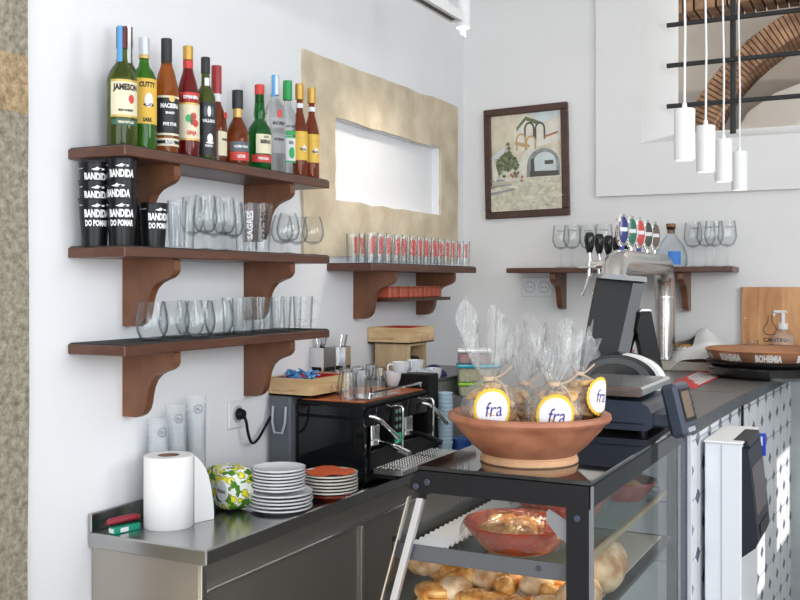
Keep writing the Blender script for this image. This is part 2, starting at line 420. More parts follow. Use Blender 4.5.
# panel as a frame with a splayed opening
Of=[(px0,pz0),(XR,pz0),(XR,ZC),(px0,ZC)]; If=[(wx0,wz0),(wx1,wz0),(wx1,wz1),(wx0,wz1)]; Ib=[(bx0,bz0),(bx1,bz0),(bx1,bz1),(bx0,bz1)]
vs=[(x,YF,z) for x,z in Of]+[(x,YF,z) for x,z in If]+[(x,YB,z) for x,z in Ib]+[(x,YB,z) for x,z in Of]
fs=[]
for i in range(4):
    j=(i+1)%4; fs+=[(i,j,4+j,4+i),(4+i,4+j,8+j,8+i),(8+i,8+j,12+j,12+i),(12+i,12+j,j,i)]
mb.add(vs,fs); struct('wall_back_panel', mb, M['wallb']).name='trim_3'
# room beyond the barred opening
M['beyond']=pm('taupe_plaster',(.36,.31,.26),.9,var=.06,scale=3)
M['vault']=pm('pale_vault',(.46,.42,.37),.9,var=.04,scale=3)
mb=MB(); YV=7.4
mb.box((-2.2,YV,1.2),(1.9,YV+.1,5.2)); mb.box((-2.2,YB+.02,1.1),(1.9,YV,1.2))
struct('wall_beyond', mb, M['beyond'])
def brick_mat():
    m,nt,b=_new('old_brick'); N=nt.nodes; L=nt.links
    tc=N.new('ShaderNodeTexCoord'); mp=N.new('ShaderNodeMapping'); mp.inputs['Rotation'].default_value=(PI/2,0,0)
    L.new(tc.outputs['Object'],mp.inputs[0])
    n=N.new('ShaderNodeTexNoise'); n.inputs['Scale'].default_value=9; L.new(tc.outputs['Object'],n.inputs['Vector'])
    r=N.new('ShaderNodeValToRGB'); r.color_ramp.elements[0].position=.3; r.color_ramp.elements[1].position=.7
    r.color_ramp.elements[0].color=(.085,.036,.015,1); r.color_ramp.elements[1].color=(.27,.15,.08,1)
    L.new(n.outputs['Fac'],r.inputs['Fac']); L.new(r.outputs[0],b.inputs['Base Color']); b.inputs['Roughness'].default_value=.9
    return m
M['brick']=brick_mat(); M['mortar']=pm('lime_mortar',(.07,.045,.03),.95)
# arch: a ring of separate brick courses in one mesh
YA=6.9
cA=at_y(882,190,YA); pO=at_y(690,112,YA); rO=math.hypot(cA.x-pO.x,cA.z-pO.z); rI=rO*.865
mb=MB().mat(1)
def ring(r0,r1,a0,a1,y0,y1,seg):
    vs=[];fs=[]
    for i in range(seg+1):
        a=a0+(a1-a0)*i/seg
        for r in (r0,r1):
            for y in (y0,y1): vs.append((cA.x-math.cos(a)*r,y,cA.z+math.sin(a)*r))
    for i in range(seg):
        b=4*i; c=b+4
        fs+=[(b,c,c+2,b+2),(b+1,b+3,c+3,c+1),(b,b+1,c+1,c),(b+2,c+2,c+3,b+3)]
    fs+=[(0,2,3,1),(4*seg,4*seg+1,4*seg+3,4*seg+2)]
    mb.add(vs,fs)
ring(rI,rO-.01,-.15,PI*.62,YA,YA+.35,24)
mb.mat(0); K=80
for k in range(K):
    a=-.15+(PI*.62+.15)*k/K; b=-.15+(PI*.62+.15)*(k+.74)/K
    ring(rI-.002,rO-.006,a,b,YA-.008,YA+.34,1)
# second, flatter arch springing along the top of the view
c2=at_y(678,14,YA)
for k in range(26):
    x=c2.x-.1+k*.072; z=c2.z+.02+ .04*math.sin(k*.12)
    mb.box((x,YA-.02,z-.025),(x+.058,YA+.3,z+.10))
struct('trim_4', mb, [M['brick'],M['mortar']])
mb=MB(); q=[at_y(u,v,YA+.2) for u,v in ((735,135),(748,112),(775,93),(830,72),(830,135))]
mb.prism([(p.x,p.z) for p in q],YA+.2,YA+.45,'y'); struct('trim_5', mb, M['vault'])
# iron bars
def bar(p,q,r,name='window_bar'):
    pass
wb=thing('window_grille','black wrought-iron window grille of three crossbars and one upright','window grille',(0,BY+.12,0))
for (v0,v1) in ((25.5,11.7),(66,53),(106.5,96)):
    p=at_y(667,v0,BY+.12); z2=p.z+.0
    x1=wx1-.02
    mb=MB(); mb.tube([(p.x-.0,0,p.z),(x1,0,p.z)],.0125,10); mb.build('crossbar',M['iron'],wb)
p=at_y(733,134,BY+.145); mb=MB(); mb.tube([(p.x,.025,wz0-.01),(p.x,.025,wz1)],.015,10); mb.build('upright_bar',M['iron'],wb)
# right wall with daylight openings (never in view; daylight and the sun patch come through it)
mb=MB(); X0,X1=1.6,1.75
wins=[(4.22,4.60,1.72,2.22),(3.76,3.96,1.66,2.04)]
def wall_holes(mb,x0,x1,y0,y1,z0,z1,holes):
    ys=sorted({y0,y1}|{h[0] for h in holes}|{h[1] for h in holes}); zs=sorted({z0,z1}|{h[2] for h in holes}|{h[3] for h in holes})
    for a,b in zip(ys,ys[1:]):
        for c,d in zip(zs,zs[1:]):
            m=((a+b)/2,(c+d)/2)
            if any(h[0]<m[0]<h[1] and h[2]<m[1]<h[3] for h in holes): continue
            mb.box((x0,a,c),(x1,b,d))
wall_holes(mb,X0,X1,-3.2,5.4,0,ZC,wins+[(-1.8,1.1,.9,3.0)])
struct('wall_right', mb, M['wall'])
# grey dado on the far wall beside the bar end
mb=MB(); mb.box((-.50,BY-.012,0),(1.6,BY,1.28)); struct('trim_6', mb, M['dado'])
# ------------------------------------------------------------------ ceiling rail and spots
rail_x=at_D(440,12,4.0).x; rz_=at_D(440,12,4.0).z
def on_rail(u):   # point of the rail seen in column u
    a,b=ray(u); D=rail_x/a; return D*b
t=thing('lighting_track','white ceiling lighting track hanging near the top edge, left of its spotlight','track',(rail_x,3.0,rz_))
mb=MB(); RE=rail_x/ray(457)[0]*ray(457)[1]-3.0; mb.box((-.028,-1.0,-.0),(.028,RE,.04)); mb.build('rail',M['whitep'],t)
mb=MB(); mb.box((-.010,-.9,-.002),(.010,RE-.04,.003)); mb.build('contact_groove',M['black'],t)
for y in (-.6,RE-.1):
    mb=MB(); mb.at((0,y,.035)).cyl(.006,0,ZC-rz_-.035,8); mb.build('suspension_rod',M['whitep'],t)
pD=4.25; sp=at_D(463,28,pD)
t=thing('track_spotlight','white cylindrical spotlight, lit, hanging from the ceiling track','spotlight',(rail_x+.09,sp.y,sp.z))
off=sp.x-(rail_x+.09)
mb=MB().at((off,0,0)).open(); mb.lathe([(.031,.0),(.032,.004),(.032,.19),(.0,.19)],24); mb.lathe([(.0,.012),(.029,.012),(.029,.0),(.031,.0)],24); mb.build('housing',M['whitep'],t)
M['lampface']=pm('lit_lens',(1,.97,.9),.4,emit=4)
mb=MB().at((off,0,0)); mb.cyl(.028,.002,.0045,20); mb.build('lens',M['lampface'],t)
mb=MB(); mb.box((-.11,-.035,rz_-sp.z-.03),(off,.035,rz_-sp.z-.001),.004); mb.build('track_adapter',M['whitep'],t)
# ------------------------------------------------------------------ pendants
labs=['nearest and largest','second from the left','third from the left','farthest and smallest, rightmost']
LY=[at_D(684.5,0,3.0),at_D(705.7,0,3.32),at_D(723.5,0,3.64),at_D(739.5,0,3.97)]
pend=None; PZ=2.022
for i,(p,l) in enumerate(zip(LY,labs)):
    lab='white cylindrical pendant lamp on a white cord, %s of the row'%l
    if pend is None:
        pend=thing('pendant_lamp',lab,'pendant lamp',(p.x,p.y,PZ),0,'pendant lamps over the bar')
        mb=MB().open(); mb.lathe([(.0,.155),(.029,.155),(.031,.153),(.031,.0),(.028,.0),(.028,.12),(.0,.12)],28); mb.build('lamp_shade',M['whitep'],pend)
        mb=MB().open(); mb.lathe([(.0085,.154),(.007,.17),(.003,.178),(.0,.178)],14); mb.build('cord_grip',M['whitep'],pend)
        mb=MB(); mb.tube([(0,0,.17),(.002,0,.4),(-.003,0,.7),(.002,0,.95),(0,0,ZC-PZ)],.0035,8); mb.build('cord',M['white'],pend)
        mb=MB(); mb.cyl(.024,.008,.013,20); mb.build('bulb_lens',pm('warm_lens',(1,.9,.75),.4,emit=2.5),pend)
    else: dup(pend,(p.x,p.y,PZ),0,lab)
# ================================================================== SHELVES
def bracket_mesh(d=.206,h=.21,t=.032):
    pr=[(0,0),(d-.006,0),(d,-.006),(d,-.034),(d-.006,-.046),(d-.020,-.056),(d-.045,-.064),(d-.068,-.074),(d-.086,-.090),(d-.098,-.112),(d-.105,-.138),(d-.109,-.162),(d-.116,-.182),(d-.130,-.198),(d-.150,-.207),(0,-.207)]
    s=h/.207
    mb=MB(); mb.prism([(x,z*s) for x,z in pr],-t/2,t/2,'y'); return mb
def wall_shelf(name,label,cat,ya,yb,z,brk,mat=True,bz=None,depth=.22,extra=None):
    """shelf on the left wall; z = top surface"""
    t=thing(name,label,cat,(WX,ya,z))
    L=yb-ya
    mb=MB(); mb.box((0,0,-.030),(depth,L,0),.003); mb.build('shelf_board',M['wood'],t)
    if mat:
        mb=MB(); mb.box((.006,.006,0),(depth-.006,L-.006,.0035)); mb.build('rubber_mat',M['mat'],t)
    for y in brk:
        mb=bracket_mesh(); mb.v=[(a,b+(y-ya),c-.030) for a,b,c in mb.v]; mb.build('bracket',M['woodb'],t)
    return t
Z1,Z2,Z3,Z4=2.043,1.754,1.471,1.731
SY0,SY1=2.145,3.268
wall_shelf('wall_shelf','brown wooden wall shelf holding the row of liquor bottles, topmost of three','shelf',SY0,SY1,Z1,(2.39,3.03))
wall_shelf('wall_shelf','brown wooden wall shelf holding black cups and stemmed glasses, middle of three','shelf',SY0,SY1,Z2,(2.39,3.03))
wall_shelf('wall_shelf','brown wooden wall shelf with round tumblers and glass mugs, lowest of three','shelf',SY0,SY1,Z3,(2.39,3.03))
s4=wall_shelf('wall_shelf','brown wooden wall shelf under the ochre surround, crowded with printed tumblers','shelf',3.606,4.73,Z4,(3.85,4.485))
mb=MB(); mb.box((.02,.30,-.165),(.16,.93,-.150)); mb.build('lower_ledge',M['frame'],s4)
# shelf on the far wall
pz=at_y(506,268,4.86); pr=at_y(739,268,BY)
t=thing('wall_shelf','long thin wooden shelf on the far wall behind the beer tower','shelf',(pz.x,BY,pz.z))
LL=pr.x-pz.x
mb=MB(); mb.box((0,-.21,-.026),(LL,0,0),.003); mb.build('shelf_board',M['wood'],t)
for u in (558,684):
    q=at_y(u,290,4.97); mb=bracket_mesh(.19,.19,.03)
    mb.v=[(q.x-pz.x+b,-a,c-.026) for a,b,c in mb.v]; mb.build('bracket',M['woodb'],t)
ZS5=pz.z
# ------------------------------------------------------------------ socket double on far wall
def socket_unit(parent,x,y,z,nrm):
    pass
q=at_y(537.5,287,BY); t=thing('wall_socket','white double power socket on the far wall under the long shelf','socket',(q.x,BY,q.z))
mb=MB(); mb.box((-.085,-.010,-.052),(.085,0,.052),.004); mb.build('socket_plate',M['white'],t)
for sx in (-.04,.04):
    mb=MB().open(); mb.at((sx,-.010,0),(PI/2,0,0)); mb.lathe([(.0,-.006),(.024,-.006),(.027,.0),(.031,.002),(.031,.0)],24); 
    r=mb.build('socket_well',pm('socket_grey',(.5,.5,.5),.5),t)
    mb=MB()
    for s in (-.009,.009): mb.at((sx+s,-.009,0),(PI/2,0,0)).cyl(.003,0,.003,8)
    mb.build('pin_hole',M['black'],r)
# ------------------------------------------------------------------ framed picture
c=[at_y(483.8,110.5,BY-.02),at_y(567.5,101.5,BY-.02),at_y(569.5,215,BY-.02),at_y(485.5,219.5,BY-.02)]
W_=(c[1]-c[0]).length; H_=((c[0]-c[3]).length+(c[1]-c[2]).length)/2; cc=sum(c,Vector())/4
t=thing('framed_picture','brown framed picture of a white chapel courtyard with an arch, hung slightly askew','picture',(cc.x,BY,cc.z)); t.rotation_euler=(0,math.radians(-1.2),0)
w,h=W_/2,H_/2; fw=.038
mb=MB()
for (x0,x1,z0,z1) in ((-w,w,h-fw,h),(-w,w,-h,-h+fw),(-w,-w+fw,-h+fw,h-fw),(w-fw,w,-h+fw,h-fw)):
    mb.box((x0,-.028,z0),(x1,0,z1),.004)
mb.build('frame',M['frame'],t)
pc=[pm('p_cream',(.70,.63,.48),.7,var=.08,scale=20),pm('p_ochre',(.55,.38,.18),.7),pm('p_white',(.76,.72,.62),.7,var=.06,scale=30),pm('p_shade',(.30,.31,.31),.7,var=.2,scale=30),
    pm('p_green',(.16,.19,.10),.7,var=.6,scale=60),pm('p_stone',(.50,.47,.37),.7,scale=45,col2=(.72,.68,.52)),pm('p_rust',(.42,.16,.08),.7),pm('p_dark',(.10,.09,.08),.7),pm('p_sky',(.60,.66,.66),.7,var=.1,scale=12)]
mb=MB(); lay=[0]
iw,ih=w-fw,h-fw
def PP(poly,m):   # coordinates 0..1 from the picture's lower left
    lay[0]+=1; y=-.008-.00025*lay[0]
    mb.mat(m).add([(-iw+2*iw*a,y,-ih+2*ih*b) for a,b in poly],[tuple(range(len(poly)))])
def arc(cx,cy,rx_,rz_b,a0=0,a1=PI,n=10): return [(cx+rx_*math.cos(a0+(a1-a0)*i/n),cy+rz_b*math.sin(a0+(a1-a0)*i/n)) for i in range(n+1)]
PP([(0,0),(1,0),(1,1),(0,1)],0); PP([(0,.45),(.35,.5),(.38,1),(0,1)],0); PP([(.55,1),(1,1),(1,.96),(.72,.88)],8)
PP([(.33,.6),(1,.7),(1,.98),(.75,.86),(.5,1),(.33,.85)],2)
PP([(.36,.86),(.5,.97),(.72,.90),(.7,.86),(.5,.93),(.37,.82)],4)
for cx,cy in ((.55,.84),(.70,.83),(.43,.73),(.57,.70)):
    PP([(cx+.075,cy-.11)]+arc(cx,cy,.075,.07)+[(cx-.075,cy-.11)],7 if cy>.8 else 1); PP([(cx+.05,cy-.11)]+arc(cx,cy,.05,.05)+[(cx-.05,cy-.11)],2)
PP([(.33,.69),(.5,.645),(.56,.65),(.55,.675),(.35,.72)],1); PP([(.75,.75),(.95,.79),(.95,.77),(.75,.73)],6)
PP([(.0,.30),(1,.33),(1,.5),(.9,.62),(.5,.62),(.4,.5),(.0,.55)],2)
PP([(.97,.34)]+arc(.74,.46,.23,.17)+[(.50,.34)],3); PP([(.92,.36)]+arc(.76,.47,.16,.12)+[(.62,.36)],8); PP([(.55,.34),(.95,.34),(.95,.39),(.55,.40)],7)
PP([(.56,.36),(.62,.36),(.61,.54),(.565,.52)],7); PP([(.76,.46),(.88,.46),(.88,.50),(.76,.50)],7)
R=random.Random(3)
for k in range(60):
    a=R.gauss(.22,.075); b=R.gauss(.50,.06); s=R.uniform(.02,.05); PP([(a-s,b),(a,b-s*.7),(a+s,b),(a,b+s*.7)],4)
PP([(.0,.55),(.1,.62),(.22,.66),(.2,.6),(.1,.55)],8)
PP([(0,0),(1,0),(1,.32),(.55,.33),(.0,.24)],5); PP([(0,.2),(.34,.235),(.34,.215),(0,.17)],3); PP([(0,.27),(.3,.28),(.3,.265),(0,.25)],3); PP([(0,.33),(.2,.33),(.2,.315),(0,.31)],3)
for k in range(24):
    a=R.uniform(.3,.95); b=R.uniform(.03,.27); s=R.uniform(.03,.09); PP([(a-s,b),(a,b-s*.22),(a+s,b),(a,b+s*.25)],R.choice([0,2,5,3,5]))
for k in range(10):
    a=R.uniform(.28,.47); b=R.uniform(.30,.40); s=.02; PP([(a-s,b),(a,b-s),(a+s,b),(a,b+s)],R.choice([6,4,6]))
PP([(.04,.32),(.09,.31),(.12,.40),(.08,.48),(.05,.42)],2)
mb.build('artwork',pc,t,norm=False)
# ================================================================== BOTTLES
def bglass(name,col,trans=.75):
    m=pm(name,col,.04,trans=trans,ior=1.3,coat=.3); return m
ZB=Z1+.0035
def bottle(label,u,x,vtop,R,prof,gmat,cap,capz,labels,group=None,band=None,cat='bottle',seal=None,extra=None,name='liquor_bottle',rz=0,flat=1):
    """prof: (r/R, z/H) outline; cap=(material, r, z0frac); labels = list of dicts"""
    p=at_x(u,0,x); D=(-x)/(-ray(u)[0]); H=HC-(vtop-HZ)/F*D-ZB
    t=thing(name,label,cat,(p.x,p.y,ZB),rz)
    mb=MB(); mb.lathe([(0,.001)]+[(r*R,z*H) for r,z in prof],28,(lambda r,z,a:(r*math.cos(a),r*math.sin(a)*flat,z)) if flat!=1 else None)
    mb.build('glass_body',gmat,t)
    cm,cr,c0=cap
    mb=MB(); mb.cyl(cr,c0*H,H,20,bev=.0012); mb.build('cap',cm,t)
    if band:
        bm_,br,b0,b1=band; mb=MB().open(); mb.lathe([(br,b0*H),(br,b1*H)],20); mb.build('neck_band',bm_,t)
    for L in labels:
        a=L.get('a',-.55); hw=L.get('hw',1.0); mb=MB(); lr=L.get('r',R)+.0006
        sector(mb,lr,L['z0']*H,L['z1']*H,a-hw,a+hw)
        if 'rim' in L:
            mb.mat(1); sector(mb,lr+.0002,L['z0']*H,(L['z0']+.018)*H,a-hw,a+hw); sector(mb,lr+.0002,(L['z1']-.018)*H,L['z1']*H,a-hw,a+hw)
        ob=mb.build(L.get('name','paper_label'),[L['m'],L.get('rim',L['m'])],t,norm=False)
        for (s,zf,h,ink,*rest) in L.get('text',[]):
            mb=MB(); w=rest[0] if rest else None
            ctext(mb,s,lr+.0007,zf*H,a+(rest[1] if len(rest)>1 else 0),h=(None if w else h*H),w=w,bold=.05,st=1.35)
            mb.build('lettering',ink,ob,norm=False)
        for (zf,da,rw,rh,ink) in L.get('dots',[]):
            mb=MB(); pt=lambda f,q:(((lr+.0006)*math.cos(a+da+f*rw/R*math.cos(q*PI/8))),((lr+.0006)*math.sin(a+da+f*rw/R*math.cos(q*PI/8))),zf*H+f*rh*math.sin(q*PI/8))
            vs=[pt(0,0)]+[pt(f,q) for f in (.33,.66,1) for q in range(16)]
            mb.add(vs,[(0,1+q,1+(q+1)%16) for q in range(16)]+[(1+i*16+q,17+i*16+q,17+i*16+(q+1)%16,1+i*16+(q+1)%16) for i in range(2) for q in range(16)]); mb.build('emblem',ink,ob,norm=False)
    if extra: extra(t,H)
    return t
P_round=[(.96,0),(1,.012),(1,.52),(.97,.57),(.86,.615),(.62,.665),(.40,.70),(.35,.74),(.335,.97)]
P_cyl=[(.96,0),(1,.012),(1,.60),(.96,.645),(.75,.70),(.45,.745),(.37,.79),(.36,.97)]
P_slope=[(.96,0),(1,.012),(1,.55),(.93,.60),(.72,.69),(.50,.76),(.40,.81),(.38,.97)]
P_wine=[(.94,0),(1,.014),(1,.57),(.93,.63),(.66,.69),(.43,.73),(.40,.78),(.38,.97)]
P_long=[(.94,0),(1,.014),(1,.48),(.94,.53),(.66,.63),(.42,.70),(.38,.78),(.37,.97)]
P_squat=[(.94,0),(1,.02),(1,.40),(.93,.47),(.68,.56),(.45,.62),(.37,.67),(.35,.97)]
P_beir=[(.9,0),(1,.02),(1,.44),(.92,.50),(.62,.56),(.42,.60),(.50,.66),(.44,.74),(.40,.82),(.38,.97)]
gG=bglass('olive_green_glass',(.12,.17,.015)); gG2=bglass('bright_green_glass',(.07,.30,.015)); gA=bglass('amber_brandy',(.55,.14,.015)); gR=bglass('cherry_liqueur',(.25,.012,.01),.6)
gK=bglass('black_wine_glass',(.10,.13,.02),.5); gC=pm('clear_spirit_glass',(.88,.92,.93),.03,trans=.97,ior=1.2); gD=bglass('dark_red_liqueur',(.30,.05,.012),.7); gB=bglass('brown_liqueur',(.36,.07,.012),.75); gE=bglass('emerald_glass',(.012,.20,.03))
cream=pm('cream_label',(.78,.72,.52),.7); yel=pm('yellow_label',(.80,.50,.07),.6); blk=pm('black_label',(.02,.02,.022),.5); gold=pm('gold_label',(.66,.44,.13),.4,metal=.3); grn=pm('green_label',(.03,.42,.13),.5)
redl=pm('red_label',(.62,.05,.04),.5); greyl=pm('dark_grey_label',(.10,.12,.14),.5); wht=pm('white_label',(.82,.82,.82),.6); bluem=pm('blue_tax_strip',(.10,.36,.72),.6); darkcap=pm('dark_red_cap',(.10,.012,.02),.4); goldcap=pm('gold_cap',(.60,.36,.08),.35,metal=.5); wax=pm('red_wax',(.36,.02,.02),.35,coat=.3)
silver=pm('silver_cap',(.62,.65,.68),.35,metal=.3); greencap=pm('green_cap',(.02,.34,.08),.4); gbl=pm('green_black_label',(.04,.12,.08),.5)
XB=-2.055
def strip(col,z0,w=.008,r=.0165,ang=-.9):
    def f(t,H):
        mb=MB(); sector(mb,r,z0*H,H*1.004,ang-w/r,ang+w/r,6); mb.build('tax_strip',col,t,norm=False)
    return f
bottle('tall olive-green whiskey bottle with cream label and blue strip over the cap',122,-2.035,27.5,.044,P_round,gG,(darkcap,.0165,.82),0,
 [dict(z0=.235,z1=.545,m=cream,hw=1.05,rim=gold,text=[('JAMESON',.475,.04,M['ink'],.078),('IRISH WHISKEY',.29,.02,M['ink'],.045)],dots=[(.385,.35,.009,.013,redl)]),
  dict(z0=.17,z1=.215,m=gbl,hw=1.0,text=[('TRIPLE DISTILLED',.192,.02,cream,.05)])],extra=strip(bluem,.70,.008,.0172,-1.25))
bottle('second whiskey bottle with a dark red cap, mostly hidden behind the tall olive-green one',127.5,-2.12,27,.042,P_round,gG,(darkcap,.0155,.84),0,
 [dict(z0=.24,z1=.54,m=cream,hw=1.0)],extra=strip(wht,.60,.006,.0163,-.5))
bottle('bright green whisky bottle with yellow label and silver-white cap',144,XB,38,.0375,P_cyl,gG2,(silver,.0165,.845),0,
 [dict(z0=.235,z1=.63,m=yel,hw=1.1,text=[('CUTTY',.575,.05,M['ink'],.052),('SARK',.27,.03,M['ink'],.030)],dots=[(.44,.1,.013,.022,wht),(.40,.1,.017,.006,M['ink'])])],band=(gold,.0160,.815,.845))
bottle('amber brandy bottle with black label and black cap',166.5,XB,39,.0375,P_slope,gA,(blk,.017,.80),0,
 [dict(z0=.165,z1=.50,m=blk,hw=1.15,rim=cream,text=[('MACIEIRA',.415,.05,M['inkw'],.062),('BRANDY',.355,.03,M['inkw'],.03),('FIVE STAR',.26,.02,M['inkw'],.045)],dots=[(.475,.15,.010,.010,gold)]),dict(z0=.075,z1=.14,m=blk,hw=1.15,rim=cream,text=[('ROYAL',.108,.02,M['inkw'],.03)])],band=(blk,.0165,.78,.80))
bottle('cherry liqueur bottle with yellow fruit label and gold cap',188,XB,46.5,.0365,P_slope,gR,(goldcap,.0165,.875),0,
 [dict(z0=.16,z1=.49,m=cream,hw=1.15,rim=gold,text=[('GINJA',.22,.03,redl,.035)],dots=[(.35,-.25,.011,.013,grn),(.37,.15,.011,.012,redl),(.31,.35,.011,.012,redl),(.34,.0,.006,.018,M['woodb'])]),dict(z0=.495,z1=.58,m=redl,hw=1.1,r=.0358,text=[('ESPINHEIRA',.538,.04,M['inkw'],.055)])],band=(redl,.0160,.80,.87))
bottle('black port wine bottle with white printed crest and white neck seal',205.5,XB,57.5,.034,P_wine,gK,(blk,.0150,.845),0,
 [dict(z0=.06,z1=.56,m=blk,hw=1.3,text=[('VALLADO',.385,.03,M['inkw'],.046),('PORTO',.15,.02,M['inkw'],.026)],dots=[(.475,-.35,.006,.018,greyl),(.475,0,.006,.018,M['inkw']),(.475,.35,.006,.018,greyl),(.22,.1,.010,.016,M['inkw']),(.18,.1,.014,.004,M['inkw'])]),
  dict(z0=.70,z1=.80,m=wht,hw=.55,r=.0150,name='neck_seal')])
bottle('brandy bottle sealed in red wax with a small cream label',216.5,-2.085,66,.035,P_squat,gD,(wax,.0175,.72),0,
 [dict(z0=.10,z1=.34,m=cream,hw=.8,a=.05,text=[('RESERVA',.26,.03,M['ink'],.03)],dots=[(.50,.1,.012,.012,redl)])],band=(wht,.0150,.64,.72))
bottle('squat brown liqueur bottle with black cap and red-and-black label',237.5,XB,90.5,.039,P_squat,gB,(blk,.0190,.76),0,
 [dict(z0=.20,z1=.325,m=greyl,hw=1.1,text=[('ALDEIA VELHA',.265,.04,M['inkw'],.056)]),dict(z0=.085,z1=.195,m=redl,hw=1.1,text=[('LICOR',.14,.03,M['inkw'],.03)])],band=(gold,.0158,.58,.76))
bottle('emerald green liqueur bottle with bulged neck, red cap and cream label',259.5,XB,85,.042,P_beir,gE,(redl,.0175,.885),0,
 [dict(z0=.20,z1=.42,m=cream,hw=.9,a=-.35,text=[('BEIRAO',.335,.05,M['ink'],.045),('LICOR',.39,.02,M['ink'],.02)]),dict(z0=.10,z1=.185,m=redl,hw=1.1,text=[('PORTUGAL',.142,.03,M['inkw'],.042)])],band=(gold,.0162,.80,.885))
bottle('clear white rum bottle with red oval emblem and blue strip',275,-2.04,76,.039,P_cyl,gC,(silver,.0165,.80),0,
 [dict(z0=.20,z1=.40,m=M['plastic'],hw=.9,text=[('SUPERIOR',.34,.02,M['ink'],.04)]),dict(z0=.46,z1=.56,m=M['plastic'],hw=.9,text=[('BACARDI',.505,.04,M['ink'],.05)],dots=[(.60,0,.009,.016,redl)])],extra=strip(bluem,.78,.007,.0172,-1.3))
bottle('clear gin bottle with green cap and green label',287.5,-2.075,81,.032,P_cyl,gC,(greencap,.0175,.80),0,
 [dict(z0=.15,z1=.42,m=wht,hw=.9,rim=grn,text=[('GIN',.355,.05,greyl,.02)],dots=[(.25,.1,.012,.022,grn)]),dict(z0=.43,z1=.475,m=grn,hw=.95),dict(z0=.48,z1=.57,m=M['plastic'],hw=.9,text=[('DRY TANN',.52,.04,M['ink'],.04)])])
for i,(u,x,vt) in enumerate(((299.5,-2.045,84),(311.5,-2.045,88))):
    bottle(['left one of the two slim dark-amber bottles with gold caps and yellow labels','right one of the two slim dark-amber bottles with gold caps, at the shelf end'][i],u,x,vt,.0305,P_long,gD,(goldcap,.0165,.83),0,
     [dict(z0=.185,z1=.49,m=yel,hw=1.0,text=[('VELHA',.30,.04,M['ink'],.028),('AMENDOA',.42,.03,gold,.032)],dots=[(.31,.2,.010,.012,wht)])],group=None,band=(wht,.0145,.74,.79))
# ================================================================== GLASSWARE
def clear(mbp,name='glass_body',parent=None,mat=None): return mbp.build(name,mat or M['glass'],parent)
def glass_cyl(r0,r1,h,base=.008):
    mb=MB().open(); mb.lathe([(0,0),(r0-.002,0),(r0,.002),(r1,h),(r1-.0018,h),(r0-.003,base),(0,base)],22); return mb
def goblet(R,H,stem,bowl,base=.032,neck=.0045):
    b=[(0,0),(base,.0),(base,.002),(.010,.006),(neck,.014),(neck,stem)]
    b+= [(R*r,stem+(H-stem)*z) for r,z in bowl]
    b+= [(R*r-.0015,stem+(H-stem)*z+.001) for r,z in reversed(bowl[1:])]+[(0,stem+.004)]
    mb=MB().open(); mb.lathe(b,24); return mb
tulip=[(.25,.02),(.72,.12),(.97,.32),(1,.45),(.90,.72),(.80,1)]
snif=[(.3,.02),(.75,.12),(.98,.32),(1,.48),(.88,.75),(.68,1)]
wineb=[(.3,.02),(.7,.10),(.98,.34),(1,.45),(.93,.70),(.83,1)]
flute=[(.35,.03),(.8,.25),(1,.6),(1,1)]
G2=Z2+.0035
def place_simple(root,used,loc,label,rz=0):
    if not used: root.location=loc; root['label']=label; root.rotation_euler=(0,0,rz); return root
    return dup(root,loc,rz,label)
# black cups on the middle shelf (nested stacks)
cupm=pm('black_reusable_cup',(.006,.006,.007),.30,spec=.3)
def black_cup(label,p,rz,txt):
    t=thing('reusable_cup',label,'cup',p,rz,'black printed cups on the middle shelf')
    r0,r1,h=.0345,.0450,.138
    mb=MB().open(); mb.lathe([(0,.004),(r0,.004),(r0,0),(r0+.001,.0),(r1,h-.004),(r1+.0015,h-.003),(r1+.0015,h),(r1-.0015,h),(r0-.001,.008),(0,.008)],28); mb.build('cup_body',cupm,t)
    mb=MB(); sl=(r1-r0)/h; R=r0+sl*.09+.0008
    for s,z,w in txt:
        Rz=r0+sl*z+.0012; ctext(mb,s,Rz,z,0,w=w,bold=.05,slope=sl,st=1.75)
    if txt:
        Rz=r0+sl*.121+.0012
        mb.add([(Rz*math.cos(a),Rz*math.sin(a),z) for a,z in ((-.4,.115),(-.1,.112),(.45,.114),(.5,.118),(.1,.1195),(.0,.1230),(-.1,.1195))],[(0,1,2,3,4,5,6)])
        ctext(mb,'bar do pomar',r0+sl*.118+.001,.118,-1.35,w=.030,bold=.02,slope=sl)
        mb.build('lettering',M['inkw'],t,norm=False)
    return t
full=[('BANDIDA',.094,.076),('DO POMAR',.066,.070)]
st1=at_x(94.5,246,-2.115); st2=at_x(122,246,-2.035)
stp=.053
for k in range(3):
    black_cup('black printed cup, %s of the back stack at the left end'%['bottom','middle','top'][k],(st1.x,st1.y,G2+k*stp),-.62,full)
for k in range(3):
    black_cup('black printed cup, %s of the tall front stack at the left end'%['bottom','middle','top'][k],(st2.x,st2.y,G2+k*.0575),-.85 if k!=1 else -1.15,full)
c3=at_x(145,246,-2.10); c4=at_x(153.5,246,-2.01)
for p,l in ((c3,'single black cup half hidden behind another, right of the stacks'),(c4,'rightmost single black cup, in front beside the clear glasses')):
    t=black_cup(l,(p.x,p.y,G2),-.35,full)
    for ch in [t]+list(t.children): pass
    t.scale=(.95,.95,.95)
